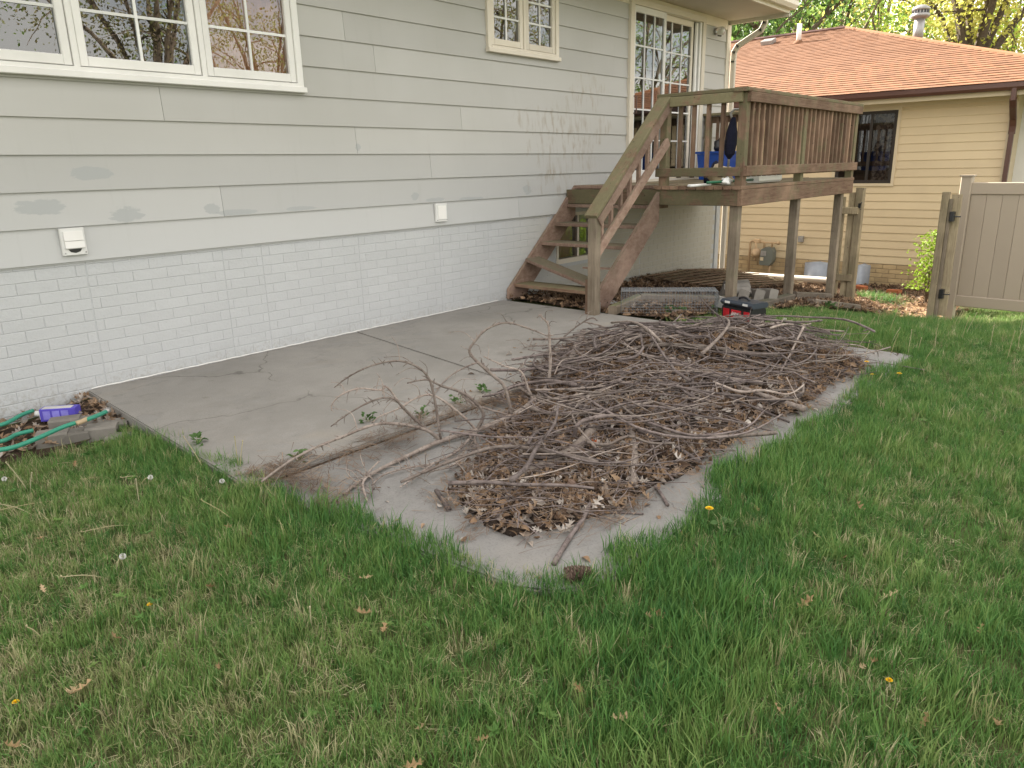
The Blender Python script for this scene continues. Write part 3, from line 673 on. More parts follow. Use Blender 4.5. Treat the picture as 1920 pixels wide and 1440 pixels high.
# basement window
x0, x1, z0, z1 = BASEM; m = MB()
for a in ((x0-.005, x1+.005, z0-.025, z0+.03), (x0-.005, x1+.005, z1-.03, z1+.01)): m.bb(a[0], a[1], -.012, .10, a[2], a[3])
m.bb(x0-.005, x0+.03, -.012, .10, z0+.03, z1-.03); m.bb(x1-.035, x1+.005, -.012, .10, z0+.03, z1-.03); m.bb((x0+x1)/2+.08, (x0+x1)/2+.11, .02, .06, z0+.03, z1-.03)
bwin = m.build('basement_window', 'cream', house); room('r', x0, x1, z0, z1, .8)
g = MB(); g.add([(x0+.03, .03, z0+.03), (x1-.035, .03, z0+.03), (x1-.035, .03, z1-.03), (x0+.03, .03, z1-.03)], [(0, 1, 2, 3)]); g.build('pane', 'glass_dark', bwin, fix=False)
m = MB(); v = [(x, .13+.015*math.sin(x*60), zz) for zz in (z0, z1) for x in np.linspace(x0, x1-.25, 24)]; m.add(v, [(i, i+1, i+25, i+24) for i in range(23)]); m.build('curtain', 'curtain', bwin, fix=False)
# porch light: frosted jar on a round plate
Q = onwall(1338, 60); m = MB(); m.lathe([(.045, -.026), (.045, -.045), (.03, -.055)], (Q[0]+.0, 0, Q[2]), 16, 'y'); lamp = m.build('porch_light', 'galv', house)
m = MB(); m.lathe([(.03, -.05), (.052, -.07), (.058, -.10), (.058, -.135), (.05, -.15), (.02, -.158)], (Q[0], 0, Q[2]), 18, 'y'); m.build('lamp_shade', 'lampglass', lamp, True)
m = MB(); m.tube([(Q[0]+.03, -.05, Q[2]-.05), (Q[0]+.05, -.10, Q[2]-.06)], .008, 6); m.build('sensor', 'black', lamp)
# two wall vents
def vent(px, py, flap):
    Q = onwall(px, py); x, z = Q[0], Q[2]; w, h = .074, .085
    m = MB(); m.box((x, -.034, z), (2*w, .03, 2*h), None, .006); v = m.build('wall_vent', 'whiteplastic', house)
    v['label'] = 'white dryer vent hood with open flap' if flap else 'white closed vent cover'
    if flap:
        m = MB(); m.box((x, -.054, z+.035), (.115, .012, .06), (R(-6), 0, 0)); m.build('flap', 'white', v)
        m = MB(); m.box((x, -.055, z-.02), (.115, .014, .045), (R(-10), 0, 0)); m.build('flap', 'white', v)
        m = MB(); m.prism([(x-.042, -.0505, z-.047), (x+.042, -.0505, z-.047), (x+.028, -.0505, z-.066), (x, -.0505, z-.073), (x-.028, -.0505, z-.066)], (0, .003, 0)); m.build('opening', 'black', v)
    else:
        m = MB(); m.box((x, -.052, z), (.105, .008, .125)); m.build('cover_plate', 'white', v)
    for sx in (-1, 1):
        m = MB(); m.lathe([(.005, -.0515), (.004, -.053)], (x+sx*.062, 0, z-.072), 8, 'y'); m.build('screw', 'galv', v)
vent(133, 452, True); vent(822, 398, False)

# ================================================================== DECK AND STAIRS
DX0, DX1, DY, DZ = 7.15, 10.55, -2.155, 1.160      # left face, right face, front edge, floor level
def G(x, y): return float(gz(x, y))
deck = thing('deck', 'raised weathered brown wooden deck with railings on posts', 'deck', (8.8, -1.1, float(slope(8.8))))
nb = 22; bwid = (-.02-DY)/nb
for i in range(nb):
    yc = DY+(i+.5)*bwid; xs = DX0-.02+random.uniform(-.006, .004); xs = xs if yc < -1.22 else 7.32
    m = MB(); m.bb(xs, DX1+.02, yc-bwid/2+.0035, yc+bwid/2-.0035, DZ-.036, DZ+random.uniform(-.002, .002), .004); m.build('floor_board', 'deck_x', deck)
m = MB(); m.bb(DX0, DX1, DY+.004, DY+.042, .965, 1.122, .004); m.build('rim_joist', 'deck_x', deck)
m = MB(); m.bb(DX0+.004, DX0+.042, -2.11, -.03, .965, 1.1225, .004); m.build('rim_joist', 'moss_y', deck)
m = MB(); m.bb(DX1-.042, DX1-.004, -2.11, -.03, .965, 1.1225, .004); m.build('rim_joist', 'deck_y', deck)
for i in range(1, 8):
    x = DX0+.04+i*(DX1-DX0-.08)/8; m = MB(); m.bb(x-.019, x+.019, -2.11, -.07, .97, 1.121); m.build('joist', 'deck_y', deck)
m = MB(); m.bb(DX0+.05, DX1-.05, -.068, -.03, .96, 1.120); m.build('ledger', 'deck_x', deck)
for x in (7.23, 8.80, 10.30):
    z = G(x, -2.07)-.06; m = MB(); m.bb(x-.046, x+.046, -2.112, -2.02, z, .962, .005); m.build('post', 'post_grey', deck)
RT, RL = 2.058, 1.30            # top of cap rail, bottom rail centre
def railpost(x, y, zt=RT-.04): m = MB(); m.bb(x-.042, x+.042, y-.042, y+.042, DZ-.002, zt, .005); m.build('rail_post', 'moss_z', deck)
fy = DY+.055
railpost(DX0+.06, fy-.004); railpost(8.74, fy); railpost(DX1-.05, fy); railpost(DX0+.06, -1.26, 1.95); railpost(DX1-.05, -.09)
# front railing
m = MB(); m.bb(DX0-.04, DX1+.03, fy-.075, fy+.065, RT-.036, RT, .005); m.build('cap_rail', 'moss_x', deck)
m = MB(); m.bb(DX0+.02, DX1, fy-.082, fy-.046, RT-.128, RT-.038, .004); m.build('top_rail', 'deck_x', deck)
m = MB(); m.bb(DX0+.02, DX1-.01, fy-.082, fy-.046, RL-.05, RL+.045, .004); m.build('bottom_rail', 'deck_x', deck)
nl = [DX0+.06+(8.74-DX0-.06)*i/12 for i in range(1, 12)]+[8.74+(DX1-.05-8.74)*i/13 for i in range(1, 13)]
for x in nl:
    m = MB(); y = fy-.026; x += random.uniform(-.004, .004); m.bb(x-.019, x+.019, y-.0195, y+.0185, RL-.06, RT-.05, .003); m.build('baluster', 'deck_z', deck)
# left railing (short, from the corner to the head of the stairs)
lx = DX0+.06
m = MB(); m.bb(lx-.075, lx+.065, DY-.02+.14, -1.19, RT-.034, RT+.002, .005); m.build('cap_rail', 'moss_y', deck)
m = MB(); m.bb(lx-.082, lx-.046, DY+.045, -1.20, RT-.128, RT-.036, .004); m.build('top_rail', 'moss_y', deck)
m = MB(); m.bb(lx-.082, lx-.046, DY+.03, -1.20, RL-.05, RL+.035, .004); m.build('bottom_rail', 'moss_y', deck)
for px in (1276, 1301, 1328, 1355):
    Q = onx(px, 250, lx-.02); m = MB(); m.bb(lx-.045, lx-.007, Q[1]-.019, Q[1]+.019, RL-.06, RT-.05, .003); m.build('baluster', 'deck_z', deck)
# right railing towards the side yard
rx = DX1-.05
m = MB(); m.bb(rx-.07, rx+.07, DY+.14, -.03, RT-.034, RT+.002, .005); m.build('cap_rail', 'moss_y', deck)
m = MB(); m.bb(rx+.045, rx+.08, DY+.05, -.03, RT-.128, RT-.036, .004); m.build('top_rail', 'deck_y', deck)
m = MB(); m.bb(rx+.045, rx+.08, DY+.05, -.03, RL-.05, RL+.04, .004); m.build('bottom_rail', 'deck_y', deck)
for i in range(1, 15):
    y = DY+.1+(-.09-DY-.1)*i/15; m = MB(); m.bb(rx+.008, rx+.046, y-.019, y+.019, RL-.06, RT-.05, .003); m.build('baluster', 'deck_z', deck)

stairs = thing('stairs', 'broken wooden stairs climbing along the house wall to the deck', 'stairs', (6.6, -.65, 0))
# stringers: sloping planks whose foot is cut level
def stringer(y0, y1, xf, zf_, xt, zt, w=.235):
    d = Vector((xt-xf, 0, zt-zf_)).normalized(); nrm = Vector((d.z, 0, -d.x)); A = Vector((xf, y0, zf_)); B = Vector((xt, y0, zt))
    C = B+nrm*w; D = A+nrm*w
    # plumb cut at the top, level cut at the bottom
    kx = d.z/d.x; Dg = Vector((D.x+(0.0-D.z)/kx, y0, 0.002)); top2 = Vector((xt, y0, zt-w/d.x))
    poly = [A, Vector((xf, y0, .002)), Dg, top2, B]
    m = MB(); m.prism(poly, (0, y1-y0, 0)); return m
SL = (1.135-.11)/(7.27-6.10)
stringer(-.05, -.012, 6.085, .11, 7.30, 1.16, .25).build('stringer', 'stair_s', stairs)
stringer(-1.25, -1.212, 5.93, .10, 7.148, 1.10, .235).build('stringer', 'stair_s', stairs)
tz = [.96, .765, .57]; tx = [7.14, 6.90, 6.66]
for x, z in zip(tx, tz):
    m = MB(); m.bb(x-.01, x+.265, -1.211, -.0505, z-.036, z, .004); m.build('tread', 'stair_s', stairs)
m = MB(); m.bb(7.30, 7.60, -1.211, -.02, DZ-.034, DZ+.004, .004); m.build('tread', 'stair_s', stairs)
m = MB(); m.bb(7.325, 7.36, -1.19, -.052, .965, 1.125); m.build('riser', 'stair_s', stairs)
m = MB(); m.bb(6.17, 6.43, -1.211, -.0505, .125, .160, .004); m.build('tread', 'deck_y', stairs)
t = m = MB(); m.beam((6.47, -.06, .40), (6.45, -1.10, .135), .235, .034); b = m.build('broken_tread', 'stair_s', stairs); b['label'] = 'snapped tread hanging down to the step below'
m = MB(); m.prism([(6.42, -1.21, .36), (6.42, -.78, .345), (6.47, -.86, .34), (6.52, -1.21, .352)], (0, 0, .022)); m.build('tread_splinter', 'stair_s', stairs)
m = MB(); m.beam((6.30, -1.18, .12), (6.50, -.75, -.02), .19, .034); m.build('fallen_board', 'deck_y', stairs)
# handrail
NX, NY = 5.885, -1.295
m = MB(); m.bb(NX-.045, NX+.045, NY-.045, NY+.045, -.05, .925, .005); m.build('newel_post', 'post_grey', stairs)
m = MB(); m.bb(NX-.03, NX+.05, NY+.046, NY+.083, -.03, .34, .004); m.build('post_brace', 'deck_z', stairs)
m = MB(); m.box((NX+.0475, NY-.02, .05), (.004, .05, .13)); m.build('bracket', 'galv', stairs)
H0, H1 = Vector((NX-.06, NY, .925)), Vector((7.17, NY+.02, 2.035))
dd = (H1-H0).normalized(); nn = Vector((-dd.z, 0, dd.x))
m = MB(); m.beam(H0, H1, .14, .036, .005); m.build('hand_rail', 'moss_s', stairs)
m = MB(); a = H0+Vector((.02, -.045, 0))-nn*.066; b = H1+Vector((-.01, -.045, 0))-nn*.066; m.beam(a, b, .036, .09, .004); m.build('rail_board', 'stair_s', stairs)
LR0, LR1 = Vector((NX+.05, NY+.0, .58)), Vector((7.20, NY+.0, 1.60))
m = MB(); m.beam(LR0, LR1, .036, .09, .004); m.build('lower_rail', 'stair_s', stairs)
for i in range(7):
    u = (i+.75)/7.6; x = NX+.05+(7.17-NX-.05)*u; zt = H0.z+(x-H0.x)*dd.z/dd.x-.06; zb = LR0.z+(x-LR0.x)*(LR1.z-LR0.z)/(LR1.x-LR0.x)-.07
    m = MB(); m.bb(x-.019, x+.019, NY+.021, NY+.057, zb, zt, .003); m.build('baluster', 'stair_s', stairs)

# ================================================================== THE NEIGHBOUR'S HOUSE
NXW, NEV = 13.5, 13.1
nh = thing('neighbour_house', 'beige vinyl sided house with red brown hip roof behind the deck', 'house', (17.5, 1, -.66))
YC = -3.40; SB0 = -.30; EXN = .1265; NT = 2.165
nw0 = onx(1590, 205, NXW); nw1 = onx(1690, 206, NXW); nwb = onx(1680, 346, NXW)
WIN = (nw1[1]+.03, -.95, nwb[2]+.02, 2.12)           # y0, y1, z0, z1 of the window opening
m = MB()
for a, b, c, d in ((YC, WIN[0], -.9, 2.4), (WIN[0], WIN[1], -.9, WIN[2]), (WIN[0], WIN[1], WIN[3], 2.4), (WIN[1], 14, -.9, 2.4)): m.bb(NXW+.012, NXW+.16, a, b, c, d)
m.build('wall_core', 'nmortar', nh)
z = SB0; i = 0
while z < NT-.02:
    zt = min(z+EXN, NT)
    spans = [(YC+.06, 13.9)] if zt <= WIN[2] or z >= WIN[3] else [(YC+.06, WIN[0]-.045), (WIN[1]+.045, 13.9)]
    for a, b in spans:
        m = MB(); x = NXW
        m.prism([(x+.012, a, z), (x-.014, a, z), (x-.016, a, z+.006), (x-.004, a, zt), (x-.002, a, zt+.006), (x+.012, a, zt+.006)], (0, b-a, 0)); m.build('siding_board', 'vinyl_beige', nh)
    z += EXN; i += 1
m = MB(); m.bb(NXW-.03, NXW+.03, YC-.03, YC+.06, -.35, NT+.03); m.build('corner_post', 'beige_trim', nh)
m = MB(); m.bb(NXW+.6, NXW+.75, -4.3, YC, -.9, 2.4); m.build('recessed_wall', 'white', nh)
m = MB(); m.bb(NXW+.0, NXW+.6, YC-.012, YC+.1, -.9, 2.4); m.build('return_wall', 'beige_trim', nh)
# brick foundation
nf = MB(); nf.bb(NXW-.004, NXW+.011, YC, 13.9, -.9, SB0+.01); nf = nf.build('foundation', 'nmortar', nh)
bm_, rest = {}, MB(); z = -.9; row = 0; cnt = 0
while z < SB0-.02:
    zt = min(z+.074, SB0-.002); y = YC+.1*(row % 2)
    while y < 9:
        y1 = min(y+.205, y+.205); key = round(zt-z, 3)
        if key not in bm_:
            q = MB(); q.box((0, 0, 0), (.014, .197, zt-z-.008), None, .003); bm_[key] = q.mesh('brick', 'nbrick')
        c = (NXW-.008, y+.1, (z+zt)/2)
        if y1 < 1.6 and z > -.72: link('brick', bm_[key], nf, c)
        elif z > -.8: rest.box(c, (.014, .197, zt-z-.008))
        y = y1
    z += .074; row += 1
tag(rest.build('brick_courses', 'nbrick', nf), kind='stuff')
# soffit, frieze, gutter
m = MB(); m.bb(NEV+.02, NXW+.3, -4.57, 14, 2.235, 2.255); m.build('soffit', 'beige_trim', nh)
m = MB(); m.bb(NXW-.022, NXW+.01, YC, 14, NT-.01, 2.236); m.build('frieze_board', 'beige_trim', nh)
m = MB(); m.bb(NEV, NEV+.022, -4.57, 14, 2.20, 2.36); m.build('fascia', 'beige_trim', nh)
m = MB(); x = NEV; m.prism([(x-.001, -4.6, 2.265), (x-.075, -4.6, 2.265), (x-.105, -4.6, 2.305), (x-.105, -4.6, 2.365), (x-.12, -4.6, 2.375), (x-.001, -4.6, 2.375)], (0, 18.6, 0)); m.build('gutter', 'brown_metal', nh)
dy = -3.42; m = MB()
pts = [(NEV-.05, dy, 2.28), (NEV-.05, dy, 2.14), (NEV+.02, dy, 2.06), (NXW-.13, dy+.01, 1.90), (NXW-.07, dy+.01, 1.80), (NXW-.06, dy+.01, 1.7), (NXW-.06, dy+.01, -.60)]
for a, b in zip(pts[:-1], pts[1:]): a, b = Vector(a), Vector(b); e = (b-a).normalized()*.015; m.beam(a-e, b+e, .085, .062, .008)
m.build('downspout', 'brown_metal', nh)
# window: dark frame, beige trim
y0, y1, z0, z1 = WIN; m = MB()
m.bb(NXW-.03, NXW+.02, y0-.045, y0, z0-.045, z1+.045); m.bb(NXW-.03, NXW+.02, y1, y1+.045, z0-.045, z1+.045); m.bb(NXW-.03, NXW+.02, y0, y1, z0-.045, z0); m.bb(NXW-.03, NXW+.02, y0, y1, z1, z1+.045)
nwin = m.build('window', 'beige_trim', nh)
m = MB(); s = .05
m.bb(NXW-.018, NXW+.03, y0+.001, y0+s, z0+.001, z1-.001); m.bb(NXW-.018, NXW+.03, y1-s, y1-.001, z0+.001, z1-.001); m.bb(NXW-.018, NXW+.03, y0+s, y1-s, z0+.001, z0+s); m.bb(NXW-.018, NXW+.03, y0+s, y1-s, z1-s, z1-.001); m.bb(NXW-.012, NXW+.028, -1.47, -1.43, z0+s, z1-s)
m.build('window_frame', 'dark_frame', nwin)
m = MB(); m.add([(NXW+.0, y0+s, z0+s), (NXW+.0, y1-s, z0+s), (NXW+.0, y1-s, z1-s), (NXW+.0, y0+s, z1-s)], [(0, 1, 2, 3)]); m.build('pane', 'glass_dark', nwin, fix=False)
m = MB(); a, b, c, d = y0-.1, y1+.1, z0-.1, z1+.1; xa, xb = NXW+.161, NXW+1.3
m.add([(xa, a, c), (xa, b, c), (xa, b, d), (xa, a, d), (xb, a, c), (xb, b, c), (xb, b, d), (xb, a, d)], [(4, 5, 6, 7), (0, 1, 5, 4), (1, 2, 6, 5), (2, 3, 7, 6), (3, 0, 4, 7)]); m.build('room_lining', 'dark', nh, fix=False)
m = MB(); v = [(NXW+.10+.02*math.sin(y*55), y, zz) for zz in (z0, z1) for y in np.linspace(y0+.02, -1.5, 30)]; m.add(v, [(i, i+1, i+31, i+30) for i in range(29)])
def lace():
    mm, t, b = newmat('patterned_curtain'); P = pos(t)
    n = ramp(t, noise(t, P, 16, 2, .5), [(.47, 0), (.55, 1)]); c = mixc(t, n, (.035, .024, .02), (.19, .145, .105)); t.links.new(c, b.inputs['Base Color']); b.inputs['Roughness'].default_value = .9; return mm
MT['lace'] = lace(); m.build('curtain', 'lace', nwin, fix=False)
# hip roof: sheet with shingle courses laid on it
RX, RY, RZ = 18.4, .73, 4.15; EZ = 2.37
def roofpt(u, v):      # u along the eave (y), v up the slope 0..1
    return Vector((NEV-.05+(RX-NEV+.05)*v, u, EZ+(RZ-EZ)*v))
m = MB(); yE = -4.62
m.add([(NEV-.06, yE, EZ-.012), (NEV-.06, 14, EZ-.012), (RX, 14, RZ-.012), (RX, RY, RZ-.012), (2*RX-NEV+.06, yE, EZ-.012), (2*RX-NEV+.06, 14, EZ-.012)], [(0, 1, 2, 3), (0, 3, 4), (4, 3, 2, 5), (0, 4, 5, 1)])
roof = m.build('roof', 'shingle', nh, fix=False)
SLn = math.hypot(RX-NEV, RZ-EZ); ncs = 40; sv = Vector((RX-NEV+.05, 0, RZ-EZ)).normalized(); nv = Vector((-sv.z, 0, sv.x))
tabs = []; rs = random.Random(3)
for c in range(ncs):
    v0 = c/ncs; v1 = (c+1.12)/ncs; yl = yE+(RY-yE)*v0
    y = yl-rs.random()*.3
    while y < 13.8:
        w = rs.choice((.17, .22, .28, .33)); skew = .05
        hi = rs.random() < .5
        tabs.append((max(y, yl), min(y+w, 13.9), v0, min(v1, 1.0), skew, .011 if hi else .008)); y += w
def tab_geo(tb):
    a, b, v0, v1, sk, th = tb; p = [roofpt(a, v0), roofpt(b, v0), roofpt(b+sk, v1), roofpt(a+sk, v1)]
    top = [p[0]+nv*(th+.004), p[1]+nv*(th+.004), p[2]+nv*.002, p[3]+nv*.002]; bot = [p[0]-nv*.002, p[1]-nv*.002, p[2]-nv*.004, p[3]-nv*.004]
    return top+bot, [(3, 2, 1, 0), (0, 1, 5, 4), (1, 2, 6, 5), (3, 0, 4, 7), (2, 3, 7, 6)]
tabs = [t for t in tabs if t[1]-t[0] > .03]
near = sorted([t for t in tabs if t[0] < 1.2], key=lambda t: t[2]+(t[0]+4.6)*.03)[:300]; ns = set(near); rest = MB()
for tb in tabs:
    v, f = tab_geo(tb)
    if tb in ns: q = MB(); q.add(v, f); q.build('shingle', 'shingle', roof)
    else: rest.add(v, f)
tag(rest.build('shingle_courses', 'shingle', roof), kind='stuff')
m = MB(); m.tube([(RX, RY, RZ+.005), (RX, 13.9, RZ+.005)], .05, 6); m.build('ridge_cap', 'brown_metal', roof)
A, B = Vector((NEV-.05, yE, EZ)), Vector((RX, RY, RZ)); m = MB(); m.tube([A+Vector((0, 0, .012)), B+Vector((0, 0, .012))], .035, 6); m.build('hip_cap', 'shingle', roof)
# roof vent, plastic stack and metal flue
def roof_at(px, py):
    d = ray(px, py); p0 = Vector((NEV, 0, EZ)); t = (p0-Vector(ORG)).dot(nv)/Vector(d).dot(nv); return Vector(ORG)+Vector(d)*t
Q = roof_at(1441, 84); m = MB(); rr = Matrix((sv, Vector((0, 1, 0)), nv)).transposed()
m.box(Q+nv*.055, (.24, .26, .11), rr, .01); m.build('roof_vent', 'galv', roof)
Q = roof_at(1497, 82); m = MB(); m.lathe([(.16, -.05), (.10, .03), (.065, .07)], Q, 14); st = m.build('pipe_boot', 'shingle', roof, True)
m = MB(); m.lathe([(.05, 0), (.05, .40), (.042, .40), (.042, .3)], Q, 14); m.build('vent_pipe', 'white', st, True)
Q = Vector(onx(1719, 84, 17.4)); zr = 0
m = MB(); m.lathe([(.16, -.55), (.16, -.02), (.10, .02)], Q, 14); fl = m.build('flue_base', 'galv', roof, True)
m = MB(); m.lathe([(.095, 0), (.095, .50)], Q, 16); m.build('flue_pipe', 'galv', fl, True)
m = MB(); m.lathe([(.10, .46), (.17, .50), (.17, .55), (.15, .56), (.15, .62), (.165, .63), (.15, .67), (.08, .71)], Q, 16); m.build('flue_cap', 'galv', fl, True)
m = MB()
for j in range(16):
    g = 2*math.pi*j/16; m.box((Q.x+.152*math.cos(g), Q.y+.152*math.sin(g), Q.z+.59), (.01, .03, .05), (0, 0, g))
tag(m.build('cap_slots', 'black', fl), kind='stuff')
# window well covers
for pl, pr, pb, pt_, lb in ((1508, 1562, 519, 489, 'cloudy plastic window well cover left of the gate post'), (1606, 1630, 522, 494, 'cloudy plastic window well cover right of the gate post')):
    a, b = onx(pl, pb, NXW-.02), onx(pr, pb, NXW-.02); zt = onx(pl, pt_, NXW-.02)[2]; zb = -.66
    m = MB(); n = 10; w = abs(a[1]-b[1])/2; yc = (a[1]+b[1])/2
    for j in range(n+1):
        g = math.pi*j/n; cx, cy = NXW-.012-.30*math.sin(g), yc+w*math.cos(g)
        m.v += [(cx, cy, zb), (NXW-.012-(NXW-.012-cx)*.75, cy, zt-.02*abs(math.cos(g)))]
    for j in range(n): m.f.append((2*j, 2*j+2, 2*j+3, 2*j+1))
    m.v.append((NXW-.012, yc, zt+.01)); c = len(m.v)-1
    for j in range(n): m.f.append((2*j+1, 2*j+3, c))
    tag(m.build('window_well_cover', 'lid_clear', None, True), lb, 'cover')
# ------------------------------------------------------------------ gas meter
gb = onx(1440, 480, NXW-.14); gx = NXW-.14
gm = thing('gas_meter', 'grey gas meter with beige pipes and regulator on the beige wall', 'gas meter', (gx, gb[1], -.66))
by, bz = gb[1], gb[2]
m = MB(); m.prism([(gx-.10, by+.12, bz-.13), (gx-.10, by+.09, bz-.16), (gx-.10, by-.07, bz-.16), (gx-.10, by-.12, bz-.08), (gx-.10, by-.125, bz+.08), (gx-.10, by-.09, bz+.155), (gx-.10, by+.02, bz+.165), (gx-.10, by+.10, bz+.12)], (.16, 0, 0)); m.build('meter_body', 'grey_meter', gm)
m = MB(); m.box((gx-.105, by+.045, bz+.055), (.012, .10, .085)); m.build('dial_window', 'galv', gm)
m = MB(); m.box((gx-.104, by+.07, bz-.045), (.010, .06, .06)); m.build('label_plate', 'beige_trim', gm)
tz_ = bz+.24
m = MB(); m.tube([(gx, by+.08, bz+.14), (gx, by+.08, tz_), (gx, by+.10, tz_+.01), (gx, by+.31, tz_+.02), (gx, by+.345, tz_-.005), (gx, by+.35, tz_-.04), (gx, by+.35, -.70)], .020, 8)
m.build('inlet_pipe', 'pipe_beige', gm, True)
m = MB(); m.tube([(gx, by-.06, bz+.14), (gx, by-.06, tz_), (gx, by-.17, tz_)], .020, 8); m.tube([(gx, by-.155, tz_), (gx, by-.195, tz_)], .032, 8); m.build('outlet_pipe', 'pipe_beige', gm, True)
m = MB(); m.tube([(gx, by-.04, bz-.1), (gx, by-.04, -.72)], .02, 8); m.build('support_pipe', 'pipe_beige', gm, True)
m = MB(); m.box((gx, by+.22, tz_+.02), (.07, .10, .07), None, .01); m.box((gx, by+.0, tz_+.0), (.05, .25, .022)); m.build('valve', 'pipe_beige', gm)
m = MB(); m.lathe([(.0, -.10), (.05, -.10), (.055, -.07), (.09, -.06), (.095, -.03), (.09, .0), (.04, .02)], (gx-.02, by+.205, bz+.045), 18, 'x'); m.build('regulator', 'pipe_beige', gm, True)
m = MB(); m.tube([(gx-.03, by+.22, bz-.02), (gx-.03, by+.23, bz-.085)], .022, 8); m.tube([(gx-.02, by+.23, bz+.06), (gx-.02, by+.23, tz_)], .018, 8); m.build('regulator_vent', 'pipe_beige', gm, True)
Q = onx(1502, 448, NXW-.05); m = MB(); m.box((NXW-.055, Q[1], Q[2]), (.08, .085, .10), None, .006); tag(m.build('outlet_box', 'galv'), 'small grey electrical box on the beige wall', 'electrical box')
Q = onx(1359, 417, NXW-.06); m = MB(); m.lathe([(.02, 0), (.02, -.05), (.012, -.08)], (NXW-.015, Q[1], Q[2]), 10, 'x'); m.tube([(NXW-.07, Q[1]-.04, Q[2]), (NXW-.07, Q[1]+.05, Q[2])], .012, 6); tag(m.build('hose_tap', 'black', None, True), 'dark hose tap on the beige wall beside the downspout', 'tap')
# ------------------------------------------------------------------ gate posts and fences
def gp(name, x, px0, px1, pyt, mat, label, zt_extra=0):
    pass
gx0 = 10.85; a = onx(1598, 560, gx0); t_ = onx(1610, 352, gx0); zg = G(gx0, a[1])-.05
gate = thing('gate_post', 'short wooden fence section with two posts beside the deck', 'fence', (gx0, a[1], zg))
yR = (a[1]+t_[1])/2
m = MB(); m.bb(gx0-.05, gx0+.05, yR-.05, yR+.05, zg, t_[2]-.02, .008); m.prism([(gx0-.05, yR-.05, t_[2]-.02), (gx0+.05, yR-.05, t_[2]-.02), (gx0+.05, yR+.05, t_[2]-.02), (gx0-.05, yR+.05, t_[2]-.02)], (0, 0, .02)); m.build('post', 'gate_wood', gate)
m = MB(); m.bb(gx0-.012, gx0+.012, yR+.052, yR+.14, zg+.02, t_[2]-.06, .003); m.build('board', 'gate_wood', gate)
m = MB(); m.bb(gx0-.05, gx0+.045, yR+.19, yR+.28, zg, t_[2]-.12, .006); m.build('post', 'gate_wood', gate)
for zz in (zg+.40, t_[2]-.30): m = MB(); m.bb(gx0-.086, gx0-.051, yR-.01, yR+.30, zz-.04, zz+.05, .004); m.build('rail', 'gate_wood', gate)
m = MB(); m.bb(gx0-.075, gx0-.051, yR-.035, yR-.005, t_[2]-.26, t_[2]-.20); m.tube([(gx0-.06, yR-.02, t_[2]-.22), (gx0-.09, yR-.05, t_[2]-.19)], .008, 6); m.build('latch', 'black', gate)
rx_ = 10.25; b0 = onx(1757, 590, rx_); b1 = onx(1768, 360, rx_); yc = (b0[1]+b1[1])/2; zg = G(rx_, yc)-.06
gp2 = thing('garden_gate', 'weathered wooden gate edge with black latch beside the vinyl fence', 'gate', (rx_, yc, zg))
m = MB(); m.bb(rx_-.045, rx_+.045, yc-.02, yc+.055, zg, b1[2], .006); m.build('post', 'gate_wood', gp2)
m = MB(); m.bb(rx_+.06, rx_+.085, yc-.14, yc-.03, zg+.18, b1[2]-.03, .004); m.build('board', 'gate_wood', gp2)
m = MB(); m.bb(rx_-.02, rx_+.05, yc-.055, yc-.022, zg+.1, b1[2]-.08, .004); m.build('board', 'post_grey', gp2)
for zz in (b1[2]-.28, zg+.46): m = MB(); m.box((rx_+.0, yc-.075, zz), (.09, .05, .11), None, .01); m.tube([(rx_-.03, yc-.08, zz), (rx_-.03, yc-.17, zz)], .008, 6); m.build('latch', 'black', gp2)
# vinyl fence panel: two posts, rails, individual tongue and groove boards
fa = Vector((11.0, -3.42, 0)); fdir = Vector((-.05, -1, 0)).normalized(); vf = thing('vinyl_fence', 'taupe vinyl privacy fence panel on the right', 'fence', (10.7, -3.9, -.5))
fn = Vector((fdir.y, -fdir.x, 0)); rotf = math.atan2(fdir.y, fdir.x)
def fbox(s0, s1, n0, n1, z0, z1, name, ch=.004):
    c = fa+fdir*((s0+s1)/2)+fn*((n0+n1)/2); q = MB(); q.box((c.x, c.y, (z0+z1)/2), (s1-s0, n1-n0, z1-z0), (0, 0, rotf), ch); return q.build(name, 'vinyl_fence', vf)
fbox(-.11, .015, -.063, .063, -.75, 1.145, 'post', .01); fbox(-.125, .03, -.078, .078, 1.147, 1.165, 'post_cap')
fbox(2.4, 2.525, -.063, .063, -.75, 1.145, 'post', .01); fbox(2.385, 2.54, -.078, .078, 1.147, 1.165, 'post_cap')
fbox(.016, 2.399, -.03, .03, .93, 1.075, 'top_rail', .008); fbox(.016, 2.399, -.03, .03, -.47, -.33, 'bottom_rail', .008)
s = .018
while s < 2.37: fbox(s+.001, min(s+.168, 2.398), -.012, .012, -.329, .929, 'board', .004); s += .17

# ================================================================== THINGS ON THE DECK
def deckpt(px, py, y): return Vector(hit(px, py, 1, y))
Q = hit(1344, 284, 1, -.55); tb = thing('storage_tote', 'blue plastic storage tote on the deck by the house wall', 'tote', (Q[0], -.55, DZ))
h = Q[2]-DZ; m = MB(); x, y = Q[0]+.1, -.55
m.add([(x-.25, y-.17, DZ+.003), (x+.25, y-.17, DZ+.003), (x+.25, y+.17, DZ+.003), (x-.25, y+.17, DZ+.003), (x-.28, y-.20, DZ+h-.03), (x+.28, y-.20, DZ+h-.03), (x+.28, y+.20, DZ+h-.03), (x-.28, y+.20, DZ+h-.03)], [(3, 2, 1, 0), (4, 5, 6, 7), (0, 1, 5, 4), (1, 2, 6, 5), (2, 3, 7, 6), (3, 0, 4, 7)]); m.build('bin', 'blue', tb)
m = MB(); m.box((x, y, DZ+h-.013), (.60, .44, .03), None, .01); m.build('lid', 'blue', tb)
